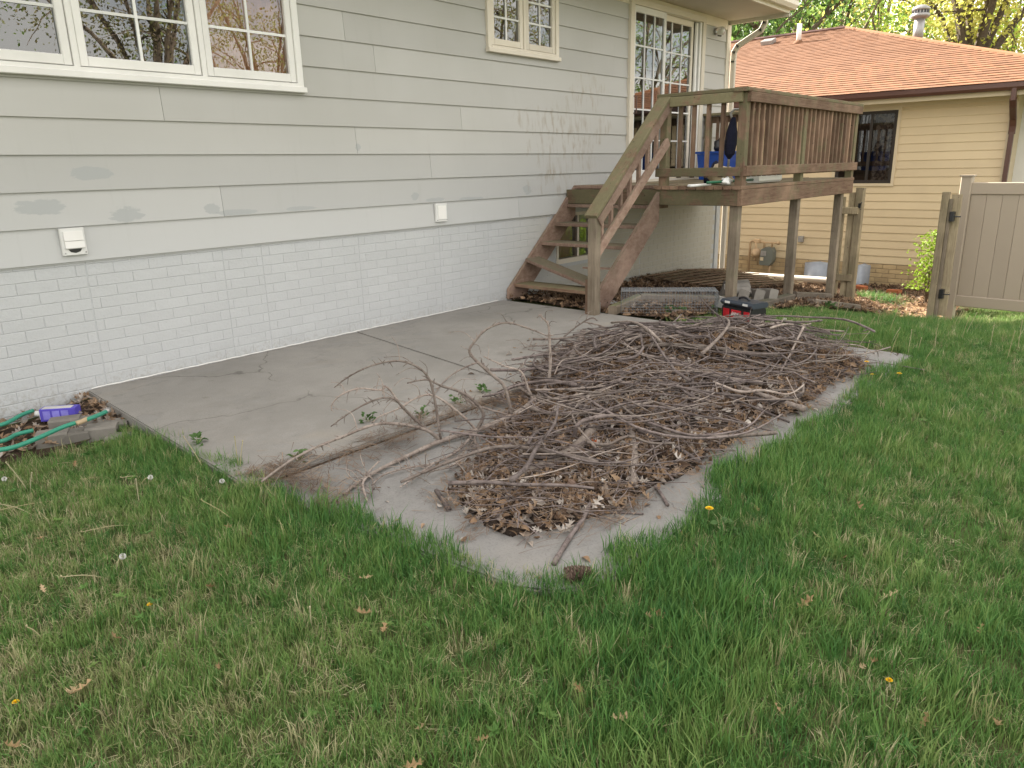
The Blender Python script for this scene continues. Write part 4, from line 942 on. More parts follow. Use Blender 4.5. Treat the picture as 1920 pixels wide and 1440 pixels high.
def blob(name, c, r, sq, mat, label, cat, seed=0, amp=.25):
    b = bmesh.new(); bmesh.ops.create_icosphere(b, subdivisions=3, radius=1); rr = random.Random(seed); ph = [rr.uniform(0, 6) for _ in range(6)]
    for v in b.verts:
        p = v.co; k = 1+amp*(math.sin(p.x*5+ph[0])*math.sin(p.y*4+ph[1])+.6*math.sin(p.z*7+ph[2]+p.x*3))*.6
        v.co = Vector((p.x*r*sq[0]*k, p.y*r*sq[1]*k, max(p.z*r*sq[2]*k, -r*sq[2]*.75)))
    me = bpy.data.meshes.new(name); b.to_mesh(me); b.free(); me.materials.append(MT[mat]); me.shade_smooth()
    o = link(name, me, None, c); tag(o, label, cat); return o
blob('black_bag', (x-.06, y-.03, DZ+h+.075), .10, (1.0, .8, 1.0), 'black', 'black crumpled bag on top of the blue tote', 'bag', 2)
Q = hit(1352, 308, 1, -1.75); blob('cloth_bundle', (Q[0], -1.75, DZ+.085), .12, (1.2, .9, .9), 'beige_trim', 'crumpled beige cloth bundle beside the corner railing post', 'cloth', 4, .4)
Q = hit(1343, 305, 1, -1.5); blob('cloth_bundle', (Q[0], -1.5, DZ+.09), .12, (1.3, .8, .95), 'navy', 'dark blue cloth heaped on the deck before the tote', 'cloth', 9, .5)
# folded garden umbrella leaning at the corner
top, bot = Vector(hit(1377, 205, 1, -1.95)), Vector((hit(1364, 300, 1, -1.9)[0], -1.9, DZ)); ub = thing('folded_umbrella', 'folded navy umbrella with curved grey handle leaning inside the deck railing', 'umbrella', bot)
m = MB(); d = top-bot; m.tube([bot, bot+d*.85], .012, 8); m.build('pole', 'galv', ub, True)
m = MB(); m.tube([bot+d*.84, bot+d*.95+Vector((-.01, .03, 0)), top+Vector((.02, .01, 0)), top+Vector((.07, -.03, .0)), top+Vector((.09, -.06, -.05))], .013, 8); m.build('handle', 'galv', ub, True)
m = MB(); m.tube([bot+d*u for u in (.35, .42, .55, .7, .82, .9)], [.012, .05, .06, .055, .035, .02], 9); m.build('canopy', 'navy', ub)
# broom, pipes and a white bundle on the floor
p, q = Vector(onz(1330, 341, DZ+.03)), Vector(onz(1412, 340, DZ+.05))
y_ = -1.95
p, q = deckpt(1326, 341, y_), deckpt(1411, 340, y_); p.z = q.z = DZ+.04
br = thing('push_broom', 'broom with green handle and white head lying on the deck', 'broom', (q.x, q.y, DZ))
m = MB(); m.tube([p, q], .013, 8); m.build('handle', 'greenpole', br, True)
e = deckpt(1454, 340, y_); e.z = DZ+.04; m = MB(); m.box((q+e)/2+Vector((0, 0, .01)), ((e-q).length, .14, .085), (0, 0, math.atan2(e.y-q.y, e.x-q.x)), .02); m.build('head', 'whiteplastic', br)
for i, (yy, pya, lb) in enumerate(((-1.80, 338, 'upper white plastic pipe lying on the deck boards'), (-1.86, 345, 'lower white plastic pipe lying at the deck edge'))):
    a, b = deckpt(1291+i*3, pya, yy), deckpt(1332, pya, yy); m = MB(); zz = DZ+.014+i*.0; m.tube([(a.x, yy, zz), (b.x, yy, zz)], .012, 8); tag(m.build('plastic_pipe', 'whiteplastic', None, True), lb, 'pipe')
a = deckpt(1361, 338, -1.97); blob('white_rag', (a.x, -1.98, DZ+.04), .05, (1.3, .8, .9), 'whiteplastic', 'white crumpled rag beside the broom handle', 'rag', 5, .5)

# ================================================================== THINGS ON THE GROUND BY THE DECK
def gpt(px, py, lift=0): P = onground(px, py); return Vector((P[0], P[1], G(P[0], P[1])+.03+lift))
# white drain pipe along the neighbour's wall
a, b = Vector(onx(1300, 511, 12.75)), Vector(onx(1552, 527, 12.75)); zz = -.60
m = MB(); pa, pb = Vector(onx(1300, 509, 11.7)), Vector(onx(1552, 526, 11.7)); m.tube([pa, pb], .05, 14, False); m.tube([pb, pb+(pa-pb).normalized()*.04], .042, 14); dp = m
o = dp.build('drain_pipe', 'cream', None, True); tag(o, 'sunlit cream drain pipe lying along the beige house', 'pipe')
# tool bag
c = Vector(onground(1388, 611)); c = Vector((c.x+.05, c.y, G(c.x, c.y)+.01)); ang = R(-110)
tbg = thing('tool_bag', 'red and black tool bag standing on the grass beside the brush pile', 'tool bag', c)
rz = Matrix.Rotation(ang, 3, 'Z')
def tl(px_, py_, pz_): return c+rz @ Vector((px_, py_, pz_))
def tbox(lo, hi, name, mat, ch=.008):
    q = MB(); cc = [(l+h)/2 for l, h in zip(lo, hi)]; q.box(tl(*cc), [h-l for l, h in zip(lo, hi)], rz, ch); return q.build(name, mat, tbg)
L_, D_, H_ = .175, .09, .165
tbox((-L_, -D_, .0), (L_, D_, H_), 'body', 'black', .02)
lid = tbox((-L_-.012, -D_-.012, H_+.001), (L_+.012, D_+.012, H_+.05), 'lid', 'black_lid', .02)
for xa, xb in ((-L_+.025, -L_+.10), (-.05, .06), (L_-.08, L_-.015)): tbox((xa, -D_-.014, .03), (xb, -D_-.0005, H_-.03), 'pocket', 'red', .006)
q = MB(); q.tube([tl(-.06, 0, H_+.045), tl(-.05, 0, H_+.065), tl(0, 0, H_+.074), tl(.05, 0, H_+.065), tl(.06, 0, H_+.045)], .011, 8); q.build('handle', 'black', tbg, True)
for xa in (-.10, .11): tbox((xa-.03, -D_-.0135, H_+.02), (xa+.03, -D_-.0125, H_+.04), 'buckle', 'whiteprint', 0)
# flat script-like print on the centre pocket (too small to read in the photograph)
q = MB(); zc = .10
for k_ in range(14):
    u = -.038+k_*.0062; q.box(tl(u, -D_-.0155, zc+.004*math.sin(k_*2.2)), (.0035, .0015, .016+.007*((k_*5) % 3)), rz @ Matrix.Rotation(R(14), 3, 'Y'))
q.box(tl(.002, -D_-.0155, zc-.012), (.10, .0015, .003), rz); tag(q.build('print', 'whiteprint', tbg), kind='stuff')
# wire live trap
ca, cb = Vector((6.10, -1.60, .02)), Vector((6.55, -2.20, 0)); 
cg = thing('wire_trap', 'galvanised wire mesh cage trap lying by the stairs', 'cage', (6.3, -1.85, 0))
ax = Vector((.55, -.83, 0)).normalized(); ay = Vector((-ax.y, ax.x, 0)); o0 = Vector((6.02, -1.52, .02)); CL, CW, CH = .90, .27, .20
def wires(o_, u, v, lu, lv, st, r_=.0012):
    mb = MB(); n_u, n_v = int(lu/st), int(lv/st)
    for i in range(n_u+1):
        p = o_+u*(i*lu/n_u); mb.tube([p, p+v*lv], r_, 3, False)
    for i in range(n_v+1):
        p = o_+v*(i*lv/n_v); mb.tube([p, p+u*lu], r_, 3, False)
    return mb
Zv = Vector((0, 0, 1)); st = .026
for nm, args in (('side_mesh', (o0, ax, Zv, CL, CH, st)), ('side_mesh', (o0+ay*CW, ax, Zv, CL, CH, st)), ('top_mesh', (o0+Zv*CH, ax, ay, CL, CW, st)), ('end_mesh', (o0+ax*CL, ay, Zv, CW, CH, st)), ('end_mesh', (o0, ay, Zv, CW, CH, st))):
    tag(wires(*args).build(nm, 'wire', cg, fix=False), kind='stuff')
m = MB(); m.box(o0+ax*.98+ay*.2+Zv*.06, (.13, .10, .10), (0, .3, -.9)); m.build('trap_door', 'galv', cg)
# timbers, blocks, lattice, board
def timber(p, q, w, h, label, mat='timber'):
    p = (p[0], p[1], G(p[0], p[1])+.03+h*.4+(.10 if 'leaning' in label and p[2] == -9 else 0)); q = (q[0], q[1], G(q[0], q[1])+.03+h*.4)
    m = MB(); m.beam(p, q, w, h, .012); tag(m.build('landscape_timber', mat), label, 'timber')
timber((6.02, -1.42, .02), (6.75, -1.28, .03), .09, .09, 'pale landscape timber behind the wire trap', 'post_grey')
timber((6.72, -1.30, -.01), (7.75, -2.16, -.08), .10, .10, 'dark timber edging between stairs and deck post')
timber((7.35, -2.33, -.02), (8.72, -2.13, -.10), .12, .09, 'thick grey timber leaning toward the middle deck post')
timber((8.95, -2.30, -.20), (10.25, -2.44, -.36), .11, .07, 'long grey timber lying between middle and far deck posts')
timber((9.0, -2.05, -.16), (10.1, -2.10, -.32), .11, .10, 'grey timber just behind the long front timber')
m = MB(); m.box((6.42, -1.10, .01), (.34, .22, .02), (R(6), 0, .5)); tag(m.build('white_board', 'whiteplastic'), 'white scrap board on the soil behind the newel post', 'board')
bb_ = random.Random(5)
blk = MB(); blk.box((0, 0, 0), (.30, .10, .20), None, .012); blkm = blk.mesh('concrete_block', 'paver')
for i in range(9):
    u = i/8; x = 7.62+u*.95; y = -1.93+u*.42; z = G(x, y)+.11
    o = link('concrete_block', blkm, None, (x, y, z), (R(38+bb_.uniform(-5, 5)), R(bb_.uniform(-4, 4)), R(-40+bb_.uniform(-6, 6)))); tag(o, 'grey concrete edging block toppled in the row under the deck', 'block', 'toppled concrete blocks under the deck')
for i, (x, y) in enumerate(((7.55, -2.06), (7.72, -2.12), (7.90, -2.16))):
    o = link('concrete_block', blkm, None, (x, y, G(x, y)+.10), (R(15), R(8), R(20+i*17))); tag(o, ('left', 'middle', 'right')[i]+' one of three concrete blocks in front of the toppled row', 'block')
lt = thing('lattice_panel', 'dark wooden lattice panel lying on leaves under the deck', 'lattice', (10.2, -.9, -.4))
m0 = Vector((8.7, -.25, 0)); m1 = Vector((11.2, -.35, 0)); 
for i in range(16):
    x0 = 8.7+i*.16; p = Vector((x0, -.15, G(x0, -.15)+.085)); q = Vector((x0+.35, -1.35, G(x0+.35, -1.35)+.075)); m = MB(); m.beam(p, q, .035, .012, 0); m.build('slat', 'deck_y', lt)
for i in range(9):
    y0 = -.18-i*.14; p = Vector((8.65, y0, G(8.65, y0)+.10)); q = Vector((11.3, y0-.05, G(11.3, y0-.05)+.10)); pm = Vector((9.9, y0, G(9.9, y0)+.10))
    m = MB(); m.beam(p, pm, .035, .012, 0); m.beam(pm, q, .035, .012, 0); m.build('slat', 'deck_x', lt)
# loose bricks by the neighbour's wall
def brick_thing(px, py, x, label, rot, holes):
    Q = onx(px, py, x); b = thing('loose_brick', label, 'brick', (x, Q[1], G(x, Q[1]))); m = MB(); c = Vector((x, Q[1], G(x, Q[1])+.075)); mm = Euler(rot).to_matrix(); m.box(c, (.20, .10, .07), mm, .004); m.build('brick_body', 'orange_brick', b)
    if holes:
        for k_ in (-.06, 0, .06):
            m = MB(); m.box(c+mm @ Vector((k_, 0, .0355)), (.038, .04, .002), mm); m.build('hole', 'black', b)
brick_thing(1617, 528, 12.55, 'orange cored brick tilted on leaves beside the gate post', (R(80), R(0), R(60)), True)
brick_thing(1677, 542, 12.45, 'flat orange brick half buried in brown leaves', (0, R(4), R(75)), False)
# ------------------------------------------------------------------ left corner: carton, hose, blocks
cq = Vector((1.40, -.28, -.02)); cz = G(1.40, -.28)+.05
ca_, cb_ = Vector(onz(74, 776, -.02)), Vector(onz(141, 772, -.02)); ax_ = (cb_-ca_).normalized(); cc_ = (ca_+cb_)/2; wl = (cb_-ca_).length
ct = thing('juice_carton', 'purple drink carton with white cap lying by the wall', 'carton', (cc_.x, cc_.y, -.03)); cz0 = G(cc_.x, cc_.y)+.03; rc = Matrix.Rotation(math.atan2(ax_.y, ax_.x), 3, 'Z')
def cbx(lo, hi, name, mat, ch=0.0):
    q = MB(); q.box(Vector((cc_.x, cc_.y, cz0))+rc @ Vector([(l+h)/2 for l, h in zip(lo, hi)]), [h-l for l, h in zip(lo, hi)], rc, ch); return q.build(name, mat, ct)
hw = wl/2; cbx((-hw, 0, 0), (hw, .08, .08), 'box', 'purple', .004); cbx((-hw*.9, .008, .0802), (hw*.75, .06, .082), 'top_panel', 'whiteprint')
for k_ in (-.62, -.1, .4): cbx((k_*hw-.2*hw, -.0015, .014), (k_*hw+.2*hw, -.0002, .068), 'side_panel', 'cartonlight')
cbx((-hw-.012, .015, .012), (-hw-.0005, .065, .068), 'shoulder', 'whiteplastic', .004)
m = MB(); pc = Vector((cc_.x, cc_.y, cz0))+rc @ Vector((-hw-.012, .04, .045)); m.tube([pc, pc-ax_*.03], .018, 12); m.build('cap', 'whiteplastic', ct, True)
def path(pts, z): return [Vector(onz(px, py, z)) for px, py in pts]
def smooth_path(P, n=6):
    P = [Vector(p) for p in P]; out = []
    for i in range(len(P)-1):
        p0, p1, p2, p3 = P[max(i-1, 0)], P[i], P[i+1], P[min(i+2, len(P)-1)]
        for k_ in range(n):
            t = k_/n; out.append(.5*((2*p1)+(-p0+p2)*t+(2*p0-5*p1+4*p2-p3)*t*t+(-p0+3*p1-3*p2+p3)*t**3))
    out.append(P[-1]); return out
hose = thing('garden_hose', 'green garden hose looped over the blocks beside the patio', 'hose', (1.2, -.6, -.08))
m = MB(); m.tube(smooth_path(path([(199, 772), (165, 786), (120, 800), (60, 826), (10, 842), (-60, 846), (-140, 835), (-190, 800)], .03)), .0125, 10); m.build('hose_length', 'hose', hose, True)
m = MB(); m.tube(smooth_path(path([(-190, 822), (-80, 806), (0, 797), (40, 778), (62, 770)], -.03)), .0125, 10); m.build('hose_length', 'hose', hose, True)
m = MB(); m.tube(smooth_path(path([(-100, 845), (0, 828), (30, 815), (62, 807)], -.04)), .0125, 10); m.build('hose_length', 'hose', hose, True)
m = MB(); m.tube(smooth_path(path([(163, 786), (152, 791), (143, 794)], .03)), .0145, 10); m.build('mender', 'tan_tape', hose, True)
Q = onz(197, 772, .03); m = MB(); m.tube([(Q[0], Q[1], .03), (Q[0]+.03, Q[1]+.02, .03)], .017, 10); m.build('coupling', 'galv', hose, True)
bk = MB(); bk.box((0, 0, 0), (.165, .11, .10), None, .010); bkm = bk.mesh('edging_block', 'paver')
for i, (px, py, z, rzz) in enumerate(((96, 812, -.06, 8), (138, 810, -.07, 6), (188, 800, -.06, 5), (208, 792, -.07, 10), (120, 786, -.055, 8), (228, 818, -.10, -20), (160, 786, -.06, 12))):
    P = onz(px, py, z+.02); o = link('edging_block', bkm, None, (P[0], P[1]-.02, z-.015), (R(random.uniform(-3, 3)), R(random.uniform(-3, 3)), R(rzz-36)))
    tag(o, ('grey edging block under the hose at its left bend', 'grey edging block in the front row under the hose', 'square fronted grey edging block at the right of the front row', 'grey edging block tucked against the patio slab', 'grey edging block just below the purple carton', 'sunken grey edging block half covered by grass', 'flat grey edging block behind the front row')[i], 'block')

def vnoise(x, y, s, seed):
    """cheap smooth value noise"""
    g = np.random.default_rng(seed); T_ = g.uniform(0, 1, (64, 64)); u, v = (x*s) % 64, (y*s) % 64; i, j = u.astype(int), v.astype(int); fu, fv = u-i, v-j; fu, fv = fu*fu*(3-2*fu), fv*fv*(3-2*fv)
    a = T_[i % 64, j % 64]*(1-fu)+T_[(i+1) % 64, j % 64]*fu; b = T_[i % 64, (j+1) % 64]*(1-fu)+T_[(i+1) % 64, (j+1) % 64]*fu; return a*(1-fv)+b*fv
# ================================================================== THE BRUSH PILE
PILE = [(905, 985), (850, 935), (860, 900), (905, 840), (950, 780), (985, 730), (1010, 690), (1060, 655), (1140, 640), (1250, 630), (1390, 625), (1500, 640), (1570, 655), (1620, 685), (1590, 705), (1540, 725), (1505, 768), (1430, 785), (1395, 815), (1330, 850), (1300, 885), (1235, 910), (1190, 940), (1130, 965), (1060, 985), (1000, 1003), (945, 1003)]
PW = np.array([onz(px, py, .0)[:2] for px, py in PILE])
def poly_dist(x, y):
    """signed distance to the pile outline, positive inside (vectorised)"""
    x = np.atleast_1d(np.asarray(x, float)); y = np.atleast_1d(np.asarray(y, float)); n = len(PW); d = np.full(x.shape, 1e9); ins = np.zeros(x.shape, bool)
    for i in range(n):
        (ax_, ay_), (bx_, by_) = PW[i], PW[(i+1) % n]; vx, vy = bx_-ax_, by_-ay_
        t = np.clip(((x-ax_)*vx+(y-ay_)*vy)/(vx*vx+vy*vy), 0, 1); d = np.minimum(d, np.hypot(x-ax_-t*vx, y-ay_-t*vy))
        c = ((ay_ > y) != (by_ > y)); xx = np.where(c, ax_+(y-ay_)*vx/np.where(vy == 0, 1e-9, vy), -1e9); ins ^= c & (x < xx)
    return np.where(ins, d, -d)
_gx = np.arange(1.6, 7.0, .03); _gy = np.arange(-4.4, -1.1, .03); _GD = poly_dist(*[q.ravel() for q in np.meshgrid(_gx, _gy)]).reshape(len(_gy), len(_gx)); _pd_exact = poly_dist
def poly_dist(x, y):
    x = np.atleast_1d(np.asarray(x, float)); y = np.atleast_1d(np.asarray(y, float)); u = np.clip((x-_gx[0])/.03, 0, len(_gx)-1.001); v = np.clip((y-_gy[0])/.03, 0, len(_gy)-1.001); i = u.astype(int); j = v.astype(int); a = u-i; b = v-j
    return (_GD[j, i]*(1-a)+_GD[j, i+1]*a)*(1-b)+(_GD[j+1, i]*(1-a)+_GD[j+1, i+1]*a)*b
def pile_h(x, y):
    x = np.asarray(x, float); y = np.asarray(y, float); d = poly_dist(x, y).reshape(x.shape)
    grow = np.clip((x-1.8)/3.2, .30, .95)
    h = np.clip(d/.75, 0, 1)**.75*.205*grow
    return h*(1+.25*np.sin(x*3.1+1)*np.sin(y*4.3)+.12*np.sin(x*9+y*7))
def surf(x, y):
    x = np.asarray(x, float); y = np.asarray(y, float)
    base = np.where((x > 1.62) & (x < 5.97) & (y < 0) & (y > -4.12), np.where(y > -2.35, 0.0, -.012), gz(x, y)+.01)
    return base+pile_h(x, y)
xs = np.arange(1.85, 6.5, .045); ys = np.arange(-4.05, -1.4, .045)
X, Y = np.meshgrid(xs, ys); Dd = poly_dist(X.ravel(), Y.ravel()).reshape(X.shape); Zs = np.where(Dd > -.02, surf(X, Y)+.004, -.25)
mb = MB(); idx = -np.ones(X.shape, int)
for i in range(X.shape[0]):
    for j in range(X.shape[1]):
        if Dd[i, j] > -.03: idx[i, j] = len(mb.v); mb.v.append((X[i, j], Y[i, j], Zs[i, j]-(.03 if Dd[i, j] < 0 else 0)))
for i in range(X.shape[0]-1):
    for j in range(X.shape[1]-1):
        q = (idx[i, j], idx[i, j+1], idx[i+1, j+1], idx[i+1, j])
        if min(q) >= 0: mb.f.append(q)
o = link('litter_mound', mb.mesh('litter_mound', 'litter', True)); tag(o, 'mound of decayed dark litter under the brush pile', 'litter', kind='stuff')
# leaf shapes
def oak_leaf(curl=.25, seed=0):
    rr = random.Random(seed); half = [(0, .0), (.012, .10), (.03, .14), (.16, .20), (.05, .30), (.045, .36), (.24, .48), (.08, .56), (.075, .62), (.19, .76), (.06, .80), (.03, .92), (0, 1.0)]
    L_ = .095; vs = []; fs = []; n = len(half); tw = rr.uniform(-.5, .5); cu = rr.uniform(.4, 1.4)*curl
    def bend(x, y): return (x*L_, (y-.5)*L_, L_*(cu*((y-.5)**2*1.6)+abs(x)*rr.uniform(.3, 1.0)*cu*2.2+x*tw*(y-.5)))
    for x, y in half: vs.append(bend(x, y))
    for x, y in half: vs.append(bend(-x, y))
    for y in [h[1] for h in half]: vs.append(bend(0, y))
    for i in range(n-1): fs += [(2*n+i, i, i+1, 2*n+i+1), (n+i, 2*n+i, 2*n+i+1, n+i+1)]
    b = MB(); b.add(vs, fs); return b
def oval_leaf(seed=0, L_=.06, wide=.36, curl=.5):
    rr = random.Random(seed); vs = []; n = 6; cu = rr.uniform(-1, 1)*curl
    for i in range(n+1):
        u = i/n; w = wide*math.sin(math.pi*u**.8)*L_/2*1.2+.0005; z = cu*L_*(u-.5)**2*2
        vs += [(w, (u-.5)*L_, z+w*.5), (0, (u-.5)*L_, z), (-w, (u-.5)*L_, z+w*.5)]
    b = MB(); b.add(vs, [(3*i+k_, 3*i+k_+1, 3*i+k_+4, 3*i+k_+3) for i in range(n) for k_ in (0, 1)]); return b
leafm = [oak_leaf(.3+.25*(i % 3), i).mesh('leaf', 'leaflit') for i in range(6)]+[oval_leaf(i, .05+.01*i).mesh('leaf', 'leaflit') for i in range(5)]
def needle_clump(seed):
    rr = random.Random(seed); b = MB()
    for i in range(16):
        a = rr.gauss(0, .55)+(math.pi if rr.random() < .5 else 0); l = rr.uniform(.05, .12); x, y, z = rr.gauss(0, .045), rr.gauss(0, .045), rr.uniform(0, .016); dx, dy = math.cos(a)*l/2, math.sin(a)*l/2; w = .0017
        b.add([(x-dx+dy*w/l*2, y-dy-dx*w/l*2, z), (x-dx-dy*w/l*2, y-dy+dx*w/l*2, z), (x+dx, y+dy, z+rr.uniform(-.004, .012))], [(0, 1, 2)])
    return b
needm = [needle_clump(i).mesh('needles', 'needles') for i in range(5)]
def scatter_on(name, protos, n, fn, accept, label, cat, scl=(.8, 1.25), lift=(.004, .03), tilt=.5, tonef=None, box_=(1.8, 6.4, -4.1, -1.4), seed=1, parent=None, pieces=True):
    g = np.random.default_rng(seed); P = []
    X = g.uniform(box_[0], box_[1], n*6); Y = g.uniform(box_[2], box_[3], n*6); a = accept(X, Y, g); X, Y = X[a][:n], Y[a][:n]; k_ = len(X)
    Z = fn(X, Y)+g.uniform(lift[0], lift[1], k_)
    rot = np.stack([g.normal(0, tilt, k_), g.normal(0, tilt, k_), g.uniform(0, 6.28, k_)], 1)
    tone = tonef(X, Y, g) if tonef else g.uniform(0, 1, k_)
    o = scatter(name, protos, np.stack([X, Y, Z], 1), rot, g.uniform(scl[0], scl[1], k_), g.integers(0, len(protos), k_), np.clip(tone, 0, 1), parent)
    tag(o, label, cat, kind='stuff'); return o
inpile = lambda X, Y, g: (poly_dist(X, Y)+g.normal(0, .03, X.shape)) > 0
def leaftone(X, Y, g): return np.clip(g.beta(1.2, 1.7, X.shape)*.8+np.where((Y < -2.9) & (X < 4.4) & (g.uniform(0, 1, X.shape) < .48), g.uniform(.2, .6, X.shape), 0), 0, 1)
scatter_on('pile_leaves', leafm, 7000, surf, inpile, 'dry oak leaves packed in the brush pile', 'leaves', scl=(.4, .95), tilt=.7, tonef=leaftone)
scatter_on('pile_needles', needm, 700, surf, lambda X, Y, g: ((d := poly_dist(X, Y)+g.normal(0, .05, X.shape)) > -.05) & ((d < .35) | (g.uniform(0, 1, X.shape) < .35)), 'brown pine needles around the brush pile edge', 'needles', lift=(.0, .012), tilt=.15, seed=2)
strip = lambda X, Y, g: (np.abs(Y+2.36-.05*np.sin(X*5)+g.normal(0, .05, X.shape)) < .07)
scatter_on('joint_needles', needm, 230, lambda X, Y: np.where(X > 0, .0, 0.), lambda X, Y, g: strip(X, Y, g) & (X > 1.62) & (X < 5.9), 'brown pine needles along the patio joint', 'needles', lift=(-.01, .012), tilt=.12, box_=(1.6, 6, -2.6, -2.1), seed=3)
scatter_on('patio_debris', needm[:3]+leafm[6:], 170, lambda X, Y: np.where(Y > -2.35, .002, -.01), lambda X, Y, g: (poly_dist(X, Y) < -.02) & (poly_dist(X, Y) > -.5), 'stray needles and leaf scraps on the bare patio', 'litter', scl=(.25, .6), lift=(.0, .006), tilt=.08, box_=(1.8, 6, -4.0, -1.2), seed=17)
def edgefn(X, Y, g):
    e = np.abs(X-1.74-.03*np.sin(Y*7)) < .08; return e & (Y < -2.2) & (Y > -2.9)
scatter_on('edge_needles', needm, 45, lambda X, Y: np.full(X.shape, -.008), edgefn, 'brown pine needles on the slab edge by the grass', 'needles', lift=(.0, .02), tilt=.12, box_=(1.6, 2.0, -3.95, -2.1), seed=4)
bedin = np.vectorize(lambda x, y: in_bed(x, y))
scatter_on('bed_leaves', leafm, 6500, lambda X, Y: gz(X, Y)+.03, lambda X, Y, g: bedin(X, Y), 'brown dead leaves covering the bed under the deck', 'leaves', box_=(6.0, 13.4, -3.2, 0), tonef=lambda X, Y, g: g.beta(1.3, 3, X.shape), seed=5)
scatter_on('gate_litter', leafm+needm, 900, lambda X, Y: gz(X, Y)+.045, lambda X, Y, g: (X > 10.2+.4*vnoise(X, Y, 3, 4)), 'orange brown litter on the ground in the gateway', 'litter', scl=(.4, .9), lift=(.0, .02), box_=(9.9, 13.3, -3.5, -2.2), tonef=lambda X, Y, g: g.uniform(.35, .8, X.shape), seed=16)  # litter tones lightened to brighten the sun patch by colour
scatter_on('wall_leaves', leafm, 260, lambda X, Y: gz(X, Y)+.02, lambda X, Y, g: (X < PX0-.04), 'tan dead leaves in the corner by the carton', 'leaves', box_=(0.6, 1.9, -.75, -.02), tonef=lambda X, Y, g: g.uniform(.3, 1, X.shape), seed=6)
# ------------------------------------------------------------------ sticks
def stick_geo(P, r0, r1, n=5, seed=0, spurs=0, spurlen=.05):
    rr = random.Random(seed); P = smooth_path(P, 4); k_ = len(P); rad = [r0+(r1-r0)*i/(k_-1) for i in range(k_)]
    rad = [r_*(1+.12*math.sin(i*2.3+seed)) for i, r_ in enumerate(rad)]
    b = MB(); b.tube(P, rad, n)
    for s_ in range(spurs):
        i = rr.randrange(1, k_-1); d = Vector((rr.gauss(0, 1), rr.gauss(0, 1), rr.gauss(.3, 1))).normalized(); t = (P[i+1]-P[i-1]).normalized(); d = (d+t*.6).normalized(); l = spurlen*rr.uniform(.4, 1.5)
        b.tube([P[i], P[i]+d*l*.5, P[i]+d*l+Vector((0, 0, -.1*l))], [rad[i]*.55, rad[i]*.45, rad[i]*.2], 4)
    return b
# clear, nameable limbs, traced along the ground they lie on
def onsurf(px, py, lift): return Vector(march(px, py, surf, lift))
def limb(pts, r0, r1, lift, name, label, mat='log', n=8, spurs=0, cat='branch', parent=None, seed=1, smooth=True):
    P = [onsurf(px, py, lift if not hasattr(lift, '__len__') else lift[i]) for i, (px, py) in enumerate(pts)]
    o = stick_geo(P, r0, r1, n, seed, spurs).build(name, mat, parent, smooth)
    if parent is None: tag(o, label, cat)
    return o, P
def z2(pts): return [(480+x/3, 560+y/3) for x, y in pts]
def z3(pts): return [(820+x/3, 700+y/3) for x, y in pts]
def z8(pts): return [(1000+x/3, 480+y/3) for x, y in pts]
# the big dead branch lying on the patio, twigs arching up towards the left
br0 = thing('dead_branch', 'large dead branch with bare arching twigs sprawled across the patio', 'branch', tuple(onz(827, 827, 0)))
mainpx = z2([(490, 1100), (640, 990), (860, 880), (1040, 800), (1240, 740), (1440, 660), (1560, 580), (1640, 500), (1740, 400), (1790, 300), (1840, 190)])
P = [onsurf(px, py, .012+.02*min(1, i/5)) for i, (px, py) in enumerate(mainpx)]
o = stick_geo(P, .0065, .027, 9, 4, 10, .03).build('main_limb', 'branch', br0, True); MAIN = P
def arch(pts, r0, r1, spurs=6, tiltyaw=0.0, back=0.0):
    """twig whose first pixel sits on the limb; it rises in an upright plane through that point"""
    pts = z2(pts); b = onsurf(*pts[0], .03); b = min(MAIN, key=lambda q: (q-b).length) if (min(MAIN, key=lambda q: (q-b).length)-b).length < .12 else b
    vd = Vector((b.x-ORG[0], b.y-ORG[1], 0)).normalized(); nrm = Matrix.Rotation(tiltyaw, 3, 'Z') @ vd; nrm.z = back; P = [b]
    for px, py in pts[1:]:
        d = Vector(ray(px, py)); t = (b-Vector(ORG)).dot(nrm)/d.dot(nrm); q = Vector(ORG)+d*t
        if q.z < .008: q = Vector(onz(px, py, .008))
        P.append(q)
    rt_ = random.Random(int(pts[0][0]*7)); sp = smooth_path(P, 4)
    for s_ in range(5):
        i = rt_.randrange(2, len(sp)-1); dv = Vector((rt_.gauss(-.3, .7), rt_.gauss(.2, .7), rt_.gauss(.35, .5))).normalized(); l = rt_.uniform(.06, .20); q1 = sp[i]+dv*l*.5+Vector((0, 0, .01)); q2 = q1+(dv+Vector((rt_.gauss(0, .4), rt_.gauss(0, .4), -.5))).normalized()*l*.55
        for q in (q1, q2): q.z = max(q.z, .006)
        stick_geo([sp[i], q1, q2], .0024, .0012, 4, s_, 3, .018).build('side_twig', 'branch', br0, True)
    stick_geo(P, r0*1.45, r1*1.4, 6, int(pts[0][0]), spurs*2, .03).build('twig', 'branch', br0, True)
T = .0045
arch([(1000, 810), (930, 710), (820, 605), (780, 565), (700, 560), (600, 600), (500, 660), (420, 720)], .0055, .0022, 14, .3)
arch([(900, 690), (820, 605), (740, 500), (700, 515), (580, 505), (480, 540), (430, 590), (425, 630)], .0048, .002, 12, .35)
arch([(1040, 800), (960, 740), (800, 705), (660, 710), (480, 780), (330, 840), (180, 920), (30, 1030)], .0065, .004, 10, .6)
arch([(1250, 740), (1280, 650), (1220, 570), (1140, 520), (1040, 490), (960, 455), (850, 475)], .008, .0025, 8, .25)
arch([(1000, 790), (1000, 540), (960, 430), (880, 370), (780, 350), (640, 380), (520, 440), (440, 500)], .0055, .002, 14, .3)
arch([(1460, 630), (1400, 500), (1330, 430), (1250, 360), (1200, 300), (1230, 240), (1300, 170), (1410, 135), (1540, 170), (1640, 210)], .0075, .003, 14, .2)
